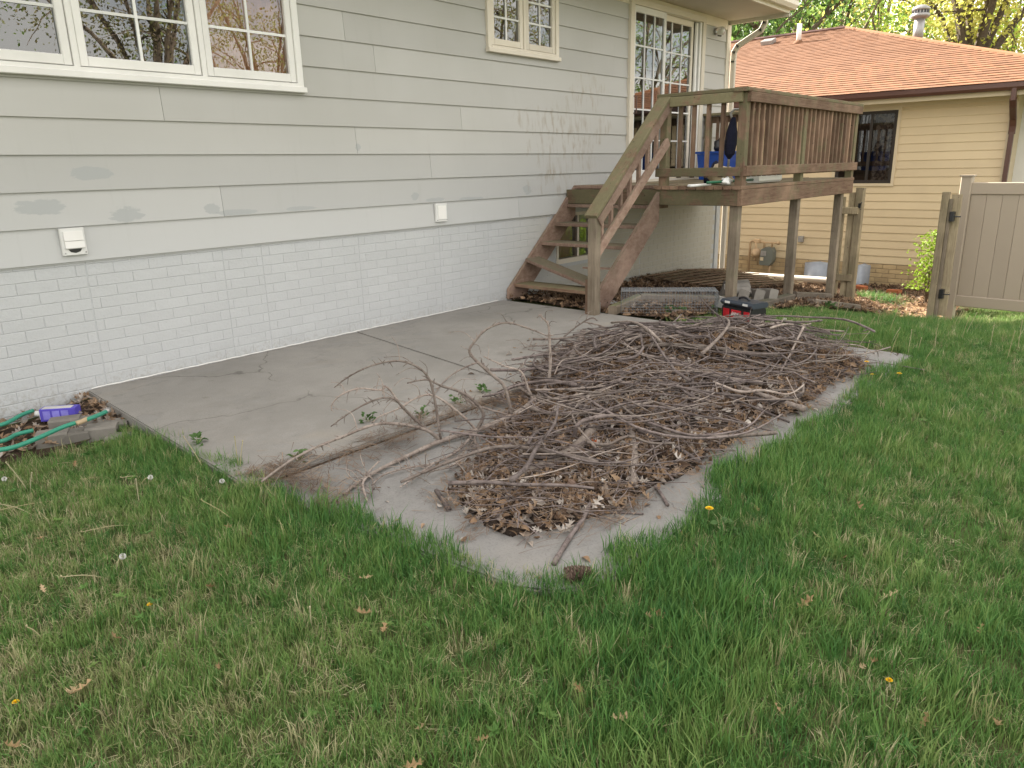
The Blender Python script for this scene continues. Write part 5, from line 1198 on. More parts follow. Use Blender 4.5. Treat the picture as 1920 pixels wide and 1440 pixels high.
arch([(1530, 590), (1530, 500), (1490, 410), (1400, 380), (1280, 325)], .006, .0022, 8, .2)
arch([(1300, 400), (1250, 360), (1130, 410), (1050, 475), (960, 600)], .0048, .002, 8, .2)
arch([(1660, 480), (1655, 380), (1650, 210), (1640, 140), (1590, 90)], .009, .003, 12, .1)
arch([(1650, 300), (1760, 190), (1880, 110), (1920, 125)], .005, .003, 4, .1)
arch([(1650, 260), (1540, 270), (1510, 275)], .004, .002, 4, .1)
arch([(1240, 740), (1140, 640), (1000, 545), (900, 560), (800, 620), (700, 660), (650, 700)], .005, .002, 10, .4)
arch([(1440, 660), (1300, 620), (1200, 580), (1140, 520)], .005, .0025, 6, .3)
arch([(1230, 750), (1140, 850), (1000, 925), (860, 950), (720, 990), (650, 1050)], .0055, .002, 10, .8)
arch([(1000, 925), (900, 1000), (810, 1060)], .004, .002, 6, .8)
arch([(1270, 740), (1230, 800), (1270, 880), (1260, 930), (1180, 1020)], .0065, .003, 8, .8)
arch([(1440, 680), (1465, 780), (1440, 940)], .008, .006, 2, .8)
arch([(1500, 620), (1640, 620), (1660, 720)], .007, .004, 3, .3)
arch([(1180, 890), (1080, 950), (960, 975), (860, 1020)], .004, .002, 8, .8)
arch([(620, 1000), (600, 1040), (625, 1140)], .005, .003, 3, .8); arch([(640, 985), (610, 1000), (690, 915)], .004, .003, 2, .4); arch([(700, 960), (660, 1040), (650, 1110)], .003, .002, 2, .8)
# separate limbs and sticks that stand out
for pts, r0, r1, lf, lb, mt, sp in (
    (z3([(430, 590), (640, 500), (780, 420), (880, 310)]), .022, .028, .02, 'thick grey log lying across the front of the brush pile', 'log', 0),
    (z3([(1090, 320), (1110, 450), (1105, 540), (1098, 620)]), .017, .020, .018, 'short split log pointing at the patio edge', 'log', 0),
    (z3([(880, 680), (830, 800), (740, 930), (655, 1070)]), .009, .011, .010, 'long smooth stick reaching down to the pine cone', 'stick', 0),
    (z3([(1225, 635), (1260, 680), (1295, 740)]), .007, .008, .008, 'short forked stick on the bare concrete edge', 'stick', 2),
    (z3([(840, 790), (980, 782), (1160, 790)]), .006, .004, .006, 'straight dark stick along the front slab edge', 'stick', 1),
    (z3([(-5, 660), (30, 710), (65, 765)]), .010, .012, .010, 'stubby stick standing alone left of the brush pile', 'stick', 0),
    (z3([(410, 990-340), (385, 740), (340, 810)]), .008, .009, .012, 'dark bent stick in the front needles', 'stick', 0),
    (z3([(770, 350), (800, 280), (900, 245), (1010, 240)]), .012, .009, [.03, .10, .12, .07], 'curved bare root arching over the leaves', 'stick', 0),
    (z3([(1200, 350), (1240, 500), (1330, 600)]), .006, .005, .03, 'thin stick sloping down the right flank of the pile', 'stick', 2),
    (z3([(1130, 320), (1300, 390), (1480, 500)]), .011, .009, .03, 'smooth stick slanting down to the slab corner', 'stick', 1),
    (z8([(700, 570), (900, 640), (1100, 690), (1290, 715)]), .010, .014, .045, 'long pale peeled stick across the middle of the pile', 'branch', 1),
    (z8([(1080, 705), (1250, 770), (1400, 820), (1530, 862)]), .013, .020, .035, 'tapering pale limb pointing at the lawn edge', 'branch', 1),
    (z8([(130, 590), (450, 545), (700, 500), (1000, 515), (1150, 545), (1400, 560)]), .009, .019, .05, 'long thick limb lying along the back of the pile', 'log', 4),
    (z8([(440, 375), (560, 372), (650, 420), (720, 490)]), .009, .012, [.03, .12, .12, .04], 'bowed stick arching beside the newel post', 'branch', 1),
    (z8([(280, 370), (400, 400), (520, 500), (640, 560), (800, 580)]), .006, .010, .06, 'crooked stick leaning from the pile toward the stairs', 'branch', 4),
    (z8([(1220, 400), (1330, 385), (1450, 368), (1600, 410), (1750, 425)]), .010, .008, .06, 'long stick poking over the back of the pile into grass', 'branch', 2),
    (z8([(1520, 400), (1440, 560), (1370, 690)]), .008, .005, [.16, .09, .03], 'pale stick standing upright against the right of the pile', 'branch', 2),
    (z8([(930, 225), (1000, 300), (1060, 350), (1090, 420)]), .004, .006, [.28, .2, .14, .05], 'thin twig sticking up in front of the tool bag', 'stick', 5),
    (z8([(1500, 680), (1640, 650), (1830, 635)]), .008, .006, .03, 'straight stick reaching out to the dandelions', 'stick', 1),
    (z8([(20, 690), (110, 640), (180, 580)]), .020, .026, .025, 'stub of a thick limb left of the pile', 'log', 0),
    (z8([(1830, 620), (1940, 600), (2200, 640)]), .004, .003, .03, 'thin twig straying from the pile into the lawn', 'stick', 2)):
    limb(pts, r0, r1, lf, 'stick' if r1 < .016 else 'log', lb, mt, 8, sp, 'stick' if r1 < .016 else 'log')
# the mass of sticks: each its own object
sr = random.Random(21); npl = []
tries = 0
while len(npl) < 285 and tries < 9000:
    tries += 1; x, y = sr.uniform(2.1, 6.2), sr.uniform(-3.95, -1.6); d = float(poly_dist(x, y)[0])
    if d < .10: continue
    if x < 3.2 and sr.random() < .55: continue
    npl.append((x, y, d))
for i, (x, y, d) in enumerate(npl):
    l = min(sr.uniform(.28, 1.15), .35+d*2.6); a = sr.gauss(-.75, .6) if sr.random() < .55 else sr.uniform(0, 3.14); r_ = sr.choice((.003, .0035, .004, .005, .006, .008, .011))*sr.uniform(.85, 1.2)
    bow = sr.gauss(0, .22)*l; P = []; k_ = 5; up_ = sr.uniform(.025, .10)
    for j in range(k_):
        u = j/(k_-1)-.5; px_ = x+math.cos(a)*u*l-math.sin(a)*bow*(1-4*u*u)+sr.gauss(0, .012); py_ = y+math.sin(a)*u*l+math.cos(a)*bow*(1-4*u*u)+sr.gauss(0, .012)
        P.append(Vector((px_, py_, max(float(surf(px_, py_)), float(surf(x, y))*.8)+up_+sr.uniform(-.008, .012)+.05*abs(u)*sr.gauss(0, .8))))
    for p in P: p.z = max(p.z, float(surf(p.x, p.y))+r_)
    sm_ = 'stick' if sr.random() < .68 else 'branch'
    o = stick_geo(P, r_, r_*.55, 5, i, sr.choice((0, 0, 1, 2, 3)), .06).build('stick', sm_, None, True)
    wh = 'at the front end of the pile' if x < 3.3 else ('in the middle of the pile' if x < 4.8 else 'at the back end of the pile'); th_ = 'thin' if r_ < .0048 else 'thicker'; dk = 'dark brown' if sm_ == 'stick' else 'pale grey'
    tag(o, '%s %s stick tangled with others %s' % (th_, dk, wh), 'stick', '%s %s sticks %s' % (th_, dk, wh))
tw = MB(); 
for i in range(3000):
    x, y = sr.uniform(1.95, 6.3), sr.uniform(-4.0, -1.5); d = float(poly_dist(x, y)[0])
    if d < -.02: continue
    l = sr.uniform(.05, .42); a = sr.gauss(-.75, .7) if sr.random() < .5 else sr.uniform(0, 3.14); r_ = sr.uniform(.001, .003); z = float(surf(x, y))+sr.uniform(.002, .045)
    p = Vector((x, y, z)); dv = Vector((math.cos(a), math.sin(a), sr.gauss(0, .18)))*l/2; md_ = Vector((sr.gauss(0, .02), sr.gauss(0, .02), sr.uniform(0, .02)))
    tw.tube([p-dv, p+md_, p+dv], [r_, r_, r_*.5], 3, False)
tag(tw.build('pile_twigs', 'stick', None, fix=False), 'fine broken twigs mixed through the brush pile', 'twigs', kind='stuff')
# pine cones
def cone_mesh():
    b = MB(); n = 78; L_ = .095
    b.lathe([(.004, 0), (.016, .012), (.019, .04), (.013, .075), (.004, .092)], (0, 0, 0), 8)
    for i in range(n):
        u = i/n; a = i*2.39996; z = .004+u*.086; r_ = .017*math.sin(math.pi*min(1, .25+u*.72))+.006; ll = .017*(1-.45*u)
        ca, sa = math.cos(a), math.sin(a); out = Vector((ca, sa, .35+u*.8)).normalized(); sd_ = Vector((-sa, ca, 0)); c = Vector((ca*r_*.7, sa*r_*.7, z)); e = c+out*ll; w = .0085*(1-.4*u); t_ = out.cross(sd_)*.0022
        b.add([c-sd_*w*.4, c+sd_*w*.4, e+sd_*w, e-sd_*w, c-sd_*w*.4+t_*.5, c+sd_*w*.4+t_*.5, e+sd_*w*.8+t_*2.2, e-sd_*w*.8+t_*2.2], [(0, 1, 2, 3), (7, 6, 5, 4), (2, 6, 7, 3), (1, 5, 6, 2), (3, 7, 4, 0)])
    return b.mesh('pine_cone', 'cone')
cm = cone_mesh()
for px, py, a, lb in ((1062, 1075, .3, 'large open pine cone at the patio corner in the grass'), (1062, 915, 1.6, 'pine cone among white chips at the front of the pile'), (1363, 745, .2, 'dark pine cone in the leaves right of the pile centre'), (1330, 738, 2.0, 'dark pine cone in the leaves left of its twin'), (1405, 752, 1.0, 'pine cone half buried at the right flank of the pile')):
    p = onsurf(px, py, .02); sc_ = 1.05 if py > 1000 else .85; o = link('pine_cone', cm, None, (p.x-.03*math.cos(a), p.y-.03*math.sin(a), max(p.z, .012)), (0, R(86), a-.9), (sc_,)*3); tag(o, lb, 'pine cone')

# ================================================================== LAWN
def tuft(seed, nb_, h, spread, wide, lean):
    rr = random.Random(seed); b = MB()
    for i in range(nb_):
        a = rr.uniform(0, 6.28); x, y = rr.gauss(0, spread), rr.gauss(0, spread); hh = h*rr.uniform(.45, 1.15); ln = lean*rr.uniform(.2, 1.3)*hh; w = wide*rr.uniform(.7, 1.3)/2
        ca, sa = math.cos(a), math.sin(a); b2 = a+rr.uniform(-.6, .6)+1.57; wx, wy = math.cos(b2)*w, math.sin(b2)*w
        m_ = (x+ca*ln*.35, y+sa*ln*.35, hh*.6); t_ = (x+ca*ln, y+sa*ln, hh*(1-.25*lean*rr.random()))
        b.add([(x-wx, y-wy, -.01), (x+wx, y+wy, -.01), (m_[0]+wx*.8, m_[1]+wy*.8, m_[2]), (m_[0]-wx*.8, m_[1]-wy*.8, m_[2]), t_], [(0, 1, 2, 3), (3, 2, 4)])
    return b.mesh('tuft', 'grass')
def flat_straw(seed):
    rr = random.Random(seed); b = MB()
    for i in range(12):
        a = rr.uniform(0, 6.28); l = rr.uniform(.025, .07); x, y, z = rr.gauss(0, .03), rr.gauss(0, .03), rr.uniform(.004, .022); dx, dy = math.cos(a)*l/2, math.sin(a)*l/2; w = .0012
        b.add([(x-dx-dy/l*w*2, y-dy+dx/l*w*2, z), (x-dx+dy/l*w*2, y-dy-dx/l*w*2, z), (x+dx, y+dy, z+rr.uniform(-.008, .012))], [(0, 1, 2)])
    return b.mesh('straw', 'grass')
tufts = [tuft(i, 20, .060, .018, .0025, .60) for i in range(6)]+[tuft(20+i, 15, .098, .016, .0030, .45) for i in range(4)]
straws = [flat_straw(i) for i in range(4)]
def lawn_ok(x, y):
    wob = .05*np.sin(x*6.1+1)+.04*np.sin(x*15)+.03*np.sin(y*11); wy = .05*np.sin(y*5.3)+.04*np.sin(y*13+2)+.03*np.sin(y*29)
    rg = .08*(vnoise(x, y, 7, 31)-.5)+.06*(vnoise(x, y, 2.3, 32)-.5); xl = np.where(y > -2.35, 1.78+.075*y, 1.62-.075*(y+2.35)); pat = (x > xl+.05+wy*.4+rg) & (x < 5.98+wob*.7) & (y < .05) & (y > -4.025+wob*.5+rg) & ((x-xl-.05)+(y+4.025) > .20+wob*.6+rg)
    bd = bedin(x, y) | ((x > 10.25) & (y > -3.5)); return ~pat & ~bd & ~((y > -.78) & (x < PX0)) & (y < -.05) & ~((x > PX0-.05) & (x < PX0+.1) & (y > -1.15))
def make_grass():
    g = np.random.default_rng(5); P = []
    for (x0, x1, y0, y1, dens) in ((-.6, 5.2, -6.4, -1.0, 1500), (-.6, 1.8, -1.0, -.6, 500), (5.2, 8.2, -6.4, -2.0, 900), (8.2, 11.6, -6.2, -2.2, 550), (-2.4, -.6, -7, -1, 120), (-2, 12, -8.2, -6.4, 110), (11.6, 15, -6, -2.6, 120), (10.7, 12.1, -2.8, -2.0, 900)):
        n = int((x1-x0)*(y1-y0)*dens); P.append(np.stack([g.uniform(x0, x1, n), g.uniform(y0, y1, n)], 1))
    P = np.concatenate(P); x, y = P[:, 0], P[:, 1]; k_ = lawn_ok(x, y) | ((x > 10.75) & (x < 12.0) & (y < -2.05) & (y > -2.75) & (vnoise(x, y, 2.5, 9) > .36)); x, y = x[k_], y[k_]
    n1 = vnoise(x, y, 1.3, 1); n2 = vnoise(x, y, 4.5, 2); n3 = vnoise(x, y, .5, 3); n = len(x)
    # thin, strawy patches; lush band beside the slab
    edge = np.exp(-np.maximum(0, np.abs(x-1.9)-.0)/.45)*(y < -2.5)*(y > -4.6)+np.exp(-np.abs(y+3.95)/.35)*(x > 2)*(x < 6)
    lush = np.clip(.55*n1+.45*n2+.40*edge-.18*np.clip((1.6-x)/1.5, 0, 1)*(y > -3.8), 0, 1.3)
    keep = g.uniform(0, 1, n) < np.clip(.5+.9*lush, .5, 1)
    x, y, n1, n2, n3, lush, edge = (q[keep] for q in (x, y, n1, n2, n3, lush, edge)); n = len(x)
    tall = g.uniform(0, 1, n) < np.clip(lush-.45, .03, .45); idx_ = np.where(tall, g.integers(6, 10, n), g.integers(0, 6, n))
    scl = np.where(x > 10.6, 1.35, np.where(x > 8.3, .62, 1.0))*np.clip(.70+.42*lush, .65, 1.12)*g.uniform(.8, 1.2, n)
    tone = np.clip(.15+.28*n3+.22*n2+g.normal(0, .13, n)-.12*edge, 0, .62); dead = g.uniform(0, 1, n) < np.clip(.19-.17*lush+.26*np.clip((1.6-x)/1.2, 0, 1)*np.clip((y+4.6)/1.2, 0, 1), .015, .42); tone = np.where(dead, g.uniform(.72, 1, n), tone)
    rot = np.stack([g.normal(0, .14, n), g.normal(0, .14, n), g.uniform(0, 6.28, n)], 1)
    m_ = 6500; sx, sy = g.uniform(-.6, 8, m_), g.uniform(-6.4, -.9, m_); k2 = lawn_ok(sx, sy) & (g.uniform(0, 1, m_) < np.where((sx < 1.6) & (sy > -4.2), 1, .35)); sx, sy = sx[k2], sy[k2]; q = len(sx)
    X = np.concatenate([x, sx]); Y = np.concatenate([y, sy]); Z = gz(X, Y)
    o = scatter('grass', tufts+straws, np.stack([X, Y, Z], 1), np.concatenate([rot, np.stack([np.zeros(q), np.zeros(q), g.uniform(0, 6.28, q)], 1)]), np.concatenate([scl, g.uniform(.8, 1.2, q)]), np.concatenate([idx_, g.integers(10, 14, q)]), np.concatenate([tone, g.uniform(.7, 1, q)]))
    tag(o, 'uneven green grass with dry straw patches', 'grass', kind='stuff')
make_grass()
def rosette(seed):
    rr = random.Random(seed); b = MB(); n = rr.randint(6, 9)
    for i in range(n):
        a = 6.283*i/n+rr.uniform(-.3, .3); q = oval_leaf(seed*17+i, rr.uniform(.05, .10), .26, .5); e = Euler((rr.uniform(.15, .6), rr.gauss(0, .2), a-1.57)).to_matrix(); c = Vector((math.cos(a)*.035, math.sin(a)*.035, .02)); b.add([c+e @ Vector(v) for v in q.v], q.f)
    return b.mesh('rosette', 'grass')
scatter_on('lawn_weeds', [rosette(i) for i in range(5)], 240, gz, lambda X, Y, g: lawn_ok(X, Y) & (g.uniform(0, 1, X.shape) < np.where(X < 1.7, 1, .3)), 'broad leafed weeds mixed through the lawn', 'weeds', scl=(.22, .42), lift=(.012, .035), tilt=.3, tonef=lambda X, Y, g: g.uniform(.2, .58, X.shape), box_=(-.5, 8, -6, -.9), seed=15)
# leaves lying on the lawn: each its own thing
ol = [oak_leaf(.5, 40+i).mesh('fallen_leaf', 'oneleaf') for i in range(4)]
spots = [(680, 1150), (80, 1105), (140, 870), (215, 1195), (135, 1300), (155, 1290), (395, 1100), (1235, 1150), (1215, 1155), (1530, 1005), (1585, 1045), (1400, 1130), (1510, 1130), (1615, 1250), (1670, 1115), (1735, 1350), (1870, 1360), (1250, 1215), (1165, 1345), (790, 1365), (775, 1435), (1085, 1290), (905, 1385), (430, 990), (470, 1005), (75, 1010), (410, 1250), (1420, 955), (1610, 950), (1280, 1000), (1460, 1330), (1640, 1240), (20, 1400), (1840, 1180), (685, 1083), (720, 1180)]
lr = random.Random(8)
for i, (px, py) in enumerate(spots):
    p = Vector(onground(px, py, .035)); o = link('fallen_leaf', ol[i % 4], None, p, (lr.gauss(0, .55), lr.gauss(0, .55), lr.uniform(0, 6.28)), (lr.uniform(.45, .8),)*3); wl_ = 'left foreground lawn' if px < 560 else ('lawn in front of the slab corner' if px < 1300 else 'lawn right of the brush pile'); tag(o, 'tan dry oak leaf lying on the '+wl_, 'leaf', 'oak leaves on the '+wl_)
rl = oak_leaf(.5, 77).mesh('fallen_leaf', 'redleaf'); p = onsurf(1113, 833, .06); o = link('fallen_leaf', rl, None, p, (.5, -.3, 2.2), (1.25,)*3); tag(o, 'bright orange red oak leaf on the brush pile', 'leaf')
# dandelions
def dandelion(px, py, label, h=.10, seed=0, base=False):
    hs = .5 if 'bud' in label else .9
    rr = random.Random(seed); top = Vector(march(px, py, gz, h)); b = Vector((top.x+rr.uniform(-.02, .02), top.y+rr.uniform(-.02, .02), G(top.x, top.y))); t = thing('dandelion', label, 'flower', b)
    m = MB(); m.tube([b, (b+top)/2+Vector((rr.uniform(-.01, .01), 0, 0)), top], .0022, 5); m.build('stem', 'stalk', t, True)
    m = MB()
    for ring, (nn_, r_, z_) in enumerate(((14, .018*hs, .004), (12, .013*hs, .007), (8, .007*hs, .009))):
        for j in range(nn_):
            a = 6.283*(j+ring*.5)/nn_; ca, sa = math.cos(a), math.sin(a); m.add([top+Vector((0, 0, .001)), top+Vector((ca*r_-sa*.003, sa*r_+ca*.003*hs, z_)), top+Vector((ca*r_+sa*.003, sa*r_-ca*.003, z_))], [(0, 1, 2)])
    m.build('flower_head', 'yellow', t, fix=False)
for i, (px, py, lb, h) in enumerate(((1330, 954, 'yellow dandelion blooming beside the slab edge', .07), (1625, 679, 'leftmost yellow dandelion at the right end of the pile', .08), (1686, 701, 'yellow dandelion farthest right beyond the pile', .06), (1636, 703, 'low yellow dandelion between the two others by the pile', .05), (1667, 1277, 'small orange yellow dandelion bud in the right foreground', .04), (1455, 611, 'yellow dandelion in the grass right of the tool bag', .06), (30, 1318, 'faded yellow dandelion bud in the left foreground', .03), (281, 1135, 'small yellow dandelion bud in the left grass', .03))): dandelion(px, py, lb, h, i)
def seedhead(px, py, label, h, seed):
    rr = random.Random(seed); top = Vector(march(px, py, gz, h)); b = Vector((top.x+rr.uniform(-.06, .06), top.y+rr.uniform(-.06, .06), G(top.x, top.y))); t = thing('dandelion_clock', label, 'seed head', b)
    m = MB(); m.tube(smooth_path([b, (b+top)/2+Vector((0, 0, .02)), top]), .0022, 5); m.build('stem', 'stalk', t, True)
    m = MB()
    for j in range(70):
        d = Vector((rr.gauss(0, 1), rr.gauss(0, 1), rr.gauss(0, 1))).normalized(); s_ = d.orthogonal().normalized()*.003; e = top+d*.012; m.add([top+d*.004, e+s_, e-s_], [(0, 1, 2)]); s2 = d.cross(s_); m.add([top+d*.012, e+s2, e-s2], [(0, 1, 2)])
    tag(m.build('seed_ball', 'seed', t, fix=False), kind='stuff')
for i, (px, py, lb) in enumerate(((416, 902, 'white dandelion clock left of the patio corner'), (282, 895, 'white dandelion clock in the middle of the left lawn'), (8, 898, 'white dandelion clock at the left edge of the lawn'), (230, 1043, 'tiny white dandelion clock in the left foreground'), (1472, 598, 'white dandelion clock behind the brush pile'))): seedhead(px, py, lb, .06, i)
sk = random.Random(14); stalks = [((12, 868), (55, 925), .16), ((60, 888), (57, 925), .12), ((0, 1055), (155, 935), .10), ((165, 1060), (270, 985), .13), ((0, 945), (70, 970), .06), ((115, 1082), (208, 1086), .05), ((65, 894), (95, 878), .05), ((155, 915), (215, 898), .06), ((230, 915), (275, 898), .06), ((378, 938), (455, 990), .05), ((100, 873), (155, 871), .04), ((50, 1175), (85, 1205), .05), ((345, 820), (385, 885), .06), ((440, 820), (448, 885), .10), ((455, 828), (450, 885), .12), ((581, 1140), (585, 1185), .06), ((255, 900), (262, 950), .06)]
for i in range(38): 
    px = sk.uniform(1440, 1915); py = sk.uniform(605, 700); stalks.append(((px+sk.uniform(4, 26), py-sk.uniform(28, 60)), (px, py), .14))
for i, (a, b, h) in enumerate(stalks):
    pb = Vector(onground(*b)); pb.z = G(pb.x, pb.y); vd = Vector((pb.x, pb.y-CAMY, 0)).normalized(); d = Vector(ray(*a)); pt = Vector(ORG)+d*((pb-Vector(ORG)).dot(vd)/d.dot(vd)); pt.z = max(pt.z, pb.z+.03)
    m = MB(); mid_ = (pb+pt)/2+Vector((0, 0, .012)); m.tube(smooth_path([pb, mid_, pt]), .0019, 5); m.lathe([(.002, 0), (.004, .004), (.001, .008)], pt, 6)
    tag(m.build('dandelion_stalk', 'stalk', None, True), 'bare pale dandelion stalk standing in the lawn' if i > 16 else 'bent pale dandelion stalk in the left lawn', 'stalk', 'bare dandelion stalks by the fence' if i > 16 else 'dandelion stalks in the left lawn')
# small weeds growing in the patio joint and by the corner
def weed(x, y, z, label, n=12, r_=.06, seed=0, mat='weed', ll=.05):
    rr = random.Random(seed); t = thing('weed', label, 'weed', (x, y, z)); m = MB()
    for i in range(n):
        a = rr.uniform(0, 6.28); rd = rr.uniform(.2, 1)*r_; c = Vector((x+math.cos(a)*rd, y+math.sin(a)*rd, z+rr.uniform(.01, .06))); q = oval_leaf(seed*31+i, ll*rr.uniform(.6, 1.2), .6, .4); e = Euler((rr.gauss(.3, .4), rr.gauss(0, .4), a-1.57)).to_matrix()
        m.add([c+e @ Vector(v) for v in q.v], q.f)
    m.build('leaves', mat, t, fix=False)
    m = MB()
    for i in range(4): a = rr.uniform(0, 6.28); m.tube([(x, y, z), (x+math.cos(a)*r_*.6, y+math.sin(a)*r_*.6, z+.04)], .0014, 4)
    m.build('stems', 'stalk', t, fix=False)
for i, (px, py, lb) in enumerate(((690, 790, 'small leafy weed at the left of the patio joint'), (792, 780, 'narrow weed in the middle of the patio joint'), (860, 756, 'weed beside the arching twigs in the patio joint'), (903, 735, 'broad green weed at the right of the patio joint'), (562, 862, 'low green weed where the joint meets the lawn'), (370, 832, 'leafy weed on the left edge of the patio'), (1360, 1000, 'broad leafed weed beside the yellow dandelion'))):
    P = onz(px, py, .0); weed(P[0], P[1], -.01, lb, 16, .05, i, 'weed', .032)
for i, (x, y, lb) in enumerate(((6.45, -1.85, 'green weed growing inside the wire trap'), (6.75, -2.2, 'tall green weed between the trap and the tool bag'), (9.15, -2.4, 'brownish green weed at the foot of the middle deck post'))): weed(x, y, G(x, y)+.02, lb, 40, .13, 30+i, 'weed', .07)
# lime green bush by the neighbour's wall
BXX = 11.7; by_ = onx(1745, 500, BXX); bsh = thing('bush', 'sunlit lime green bush beside the gate before the beige wall', 'bush', (BXX, by_[1], G(BXX, by_[1])))
m = MB(); rr = random.Random(6)
for i in range(620):
    u = rr.random(); c = Vector((BXX+rr.gauss(0, .12), by_[1]+rr.gauss(-.02, .10)+(.14*(1-u) if rr.random() < .4 else 0), G(BXX, by_[1])+.25+u*.80)); q = oval_leaf(i, .045, .65, .4); e = Euler((rr.gauss(0, .7), rr.gauss(0, .7), rr.uniform(0, 6.3))).to_matrix(); m.add([c+e @ Vector(v) for v in q.v], q.f)
m.build('foliage', 'bushleaf', bsh, fix=False)
m = MB(); b = Vector(bsh.location)
for i in range(6): m.tube([b, b+Vector((rr.gauss(0, .06), rr.gauss(0, .06), .45)), b+Vector((rr.gauss(0, .14), rr.gauss(0, .14), .95))], [.008, .006, .003], 5)
m.build('stems', 'treebark', bsh, fix=False)

# ================================================================== TREES
def tree(name, label, x, y, h, cr, cz, leafcols, n, leafsize, seed, trunk_r=.22, group=None, openness=.5, clear=.35, nl=9):
    """tapered trunk, limbs and a crown of separate leaf clumps with gaps"""
    g = np.random.default_rng(seed); rr = random.Random(seed); z0 = -.7; t = thing(name, label, 'tree', (x, y, z0), group)
    b = Vector((x, y, z0)); fork = b+Vector((rr.gauss(0, .3), rr.gauss(0, .3), h*clear)); m = MB(); m.tube(smooth_path([b, (b+fork)/2+Vector((rr.gauss(0, .12), rr.gauss(0, .12), 0)), fork]), [trunk_r*(1-.35*i/12) for i in range(13)], 9); ends = []
    limbs = []
    for i in range(nl):
        a = 6.283*i/nl+rr.uniform(-.4, .4); ele = rr.uniform(.45, 1.3); L_ = h*(1-clear)*rr.uniform(.6, .95); d = Vector((math.cos(a)*math.cos(ele), math.sin(a)*math.cos(ele), math.sin(ele))); d.x *= cr/(h*.5); d.y *= cr/(h*.5)
        p1 = fork+d*L_*.4+Vector((0, 0, .1*L_)); p2 = fork+d*L_; pp = smooth_path([fork-Vector((0, 0, .3)), p1, p2]); m.tube(pp, [trunk_r*.62*(1-.85*j/(len(pp)-1)) for j in range(len(pp))], 6, False); limbs.append(pp)
        for s_ in range(5):
            q0 = pp[rr.randrange(3, len(pp))]; dv = Vector((rr.gauss(0, 1), rr.gauss(0, 1), rr.gauss(.4, .8))).normalized(); q1 = q0+dv*rr.uniform(.5, 1.5)*cr*.35; qm = (q0+q1)/2+Vector((0, 0, .15)); m.tube([q0, qm, q1], [trunk_r*.2, trunk_r*.12, trunk_r*.04], 4, False); ends += [q0, qm, q1]
    m.build('trunk', 'treebark', t, fix=False)
    E_ = np.array([list(e) for e in ends]+[list(p) for l in limbs for p in l[3:]]); nc_ = int(60+110*(1-openness)); cc = E_[g.integers(0, len(E_), nc_)]+g.normal(0, cr*.12, (nc_, 3))
    ci = g.integers(0, nc_, n); rad = g.uniform(.25, .62, nc_)*cr*.42; dirs = g.normal(0, 1, (n, 3)); dirs /= np.linalg.norm(dirs, axis=1)[:, None]; c = cc[ci]+dirs*(rad[ci]*g.uniform(.15, 1, n)**.5)[:, None]*np.array([1, 1, .75])
    u = g.normal(0, 1, (n, 3)); u /= np.linalg.norm(u, axis=1)[:, None]; w = np.cross(u, g.normal(0, 1, (n, 3))); w /= np.linalg.norm(w, axis=1)[:, None]; s_ = leafsize*g.uniform(.6, 1.3, n)[:, None]
    V = np.stack([c-u*s_, c+w*s_*.55, c+u*s_, c-w*s_*.55], 1); mt_ = tree_leaf_mat(name+str(seed), leafcols)
    link('crown', soup('crown', V, 4, mt_), t); return t
TM = {}
def tree_leaf_mat(name, cols):
    key = tuple(cols)
    if key in TM: return TM[key]
    m, t, b = newmat('tree_leaves'); g_ = t.nodes.new('ShaderNodeNewGeometry'); c = ramp(t, g_.outputs['Random Per Island'], [(i/(len(cols)-1), q) for i, q in enumerate(cols)])
    t.links.new(c, b.inputs['Base Color']); b.inputs['Roughness'].default_value = .5; b.inputs['Specular IOR Level'].default_value = .3
    o_ = [n for n in t.nodes if n.type == 'OUTPUT_MATERIAL'][0]; tl = t.nodes.new('ShaderNodeBsdfTranslucent'); t.links.new(c, tl.inputs[0]); ms = t.nodes.new('ShaderNodeMixShader'); ms.inputs[0].default_value = .5
    t.links.new(b.outputs[0], ms.inputs[1]); t.links.new(tl.outputs[0], ms.inputs[2]); t.links.new(ms.outputs[0], o_.inputs[0]); TM[key] = m; return m
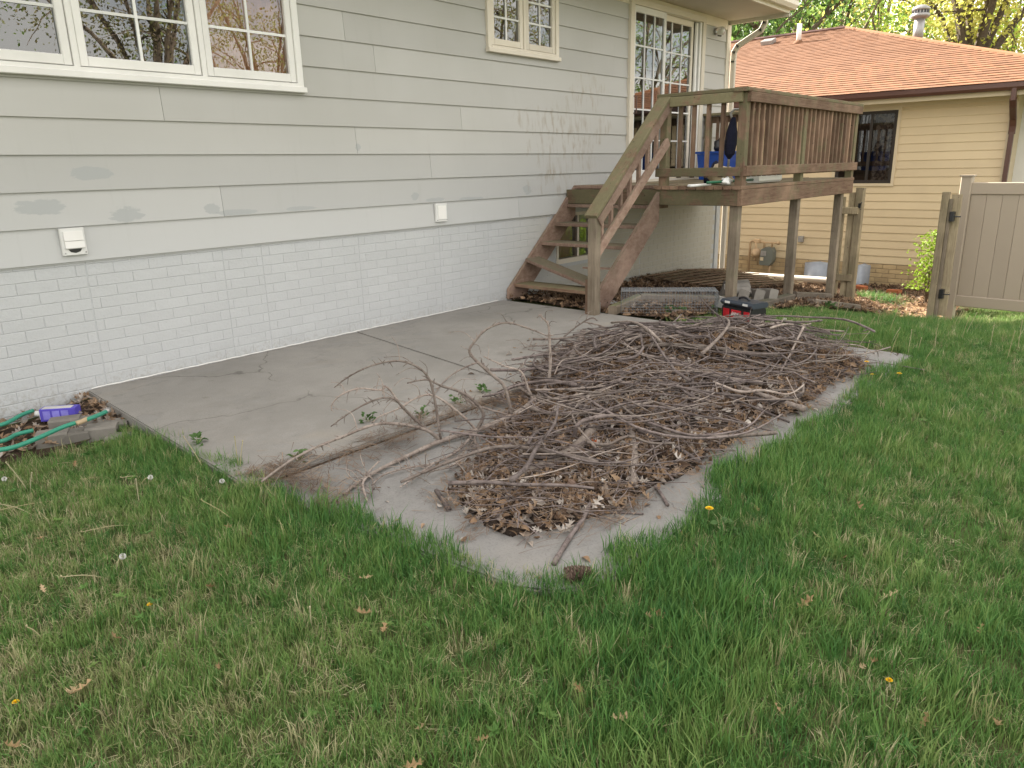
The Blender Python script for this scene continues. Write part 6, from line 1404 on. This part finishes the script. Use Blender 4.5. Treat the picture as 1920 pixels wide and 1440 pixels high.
DARKG = [(.06, .12, .03), (.10, .18, .045), (.15, .25, .06)]; MIDG = [(.15, .24, .05), (.23, .34, .07), (.33, .43, .11)]; YEL = [(.42, .43, .08), (.55, .53, .12), (.64, .58, .18)]
LIME = [(.22, .36, .04), (.33, .47, .07), (.45, .55, .11)]; TANG = [(.30, .24, .11), (.36, .32, .14), (.28, .34, .11)]
def at(px, d): v = ray(px, 60); v = v/np.hypot(v[0], v[1]); return ORG[0]+v[0]*d, ORG[1]+v[1]*d
for px, d, h, cr_, n, sz, cols, lb, op, cl, tr in (
    (1400, 25, 11, 4.2, 15000, .16, DARKG, 'dark green oak rising behind the house corner', .25, .22, .3),
    (1478, 34, 13, 3.6, 9000, .17, DARKG, 'dark leafed tree just right of the house eave', .5, .3, .25),
    (1550, 30, 11, 3.8, 9000, .15, MIDG, 'mid green airy tree behind the roof ridge', .6, .25, .2),
    (1640, 38, 13, 4.5, 9000, .17, YEL, 'pale yellow green tree left of the metal flue', .75, .3, .25),
    (1730, 30, 9.5, 3.8, 12000, .14, LIME, 'bright green leafy tree behind the metal flue', .4, .15, .2),
    (1838, 27, 13, 5.0, 13000, .13, YEL, 'yellow green tree with a forked trunk at the right', .75, .34, .2),
    (1905, 36, 12, 4.5, 10000, .16, YEL, 'yellow green tree at the far right edge', .7, .3, .16),
    (1450, 46, 12, 6, 9000, .25, MIDG, 'distant green tree filling the gap beside the eave', .4, .15, .3)):
    x, y = at(px, d); tree('background_tree', lb, x, y, h, cr_, 0, cols, int(n*.75), sz*.5, int(px), tr, None, op, cl)
# trees across the yard, seen mirrored in the windows
for i, (x, y, h, cr_, cols, lb) in enumerate(((11, -17, 12, 4.5, TANG, 'bare budding tree opposite the triple window'), (17, -21, 11, 4.5, MIDG, 'green tree opposite the triple window'), (23, -15.5, 12, 4.5, TANG, 'budding brown tree opposite the small window'), (29, -13, 12, 5, MIDG, 'leafy tree across the yard opposite the patio door'), (34, -19, 13, 5, DARKG, 'dark tree across the yard behind the leafy one'), (5, -22, 12, 5, MIDG, 'green tree at the far end of the yard'))):
    tree('yard_tree', lb, x, y, h, cr_, 0, cols, 6500, .05, 300+i, .17, None, .85, .3)
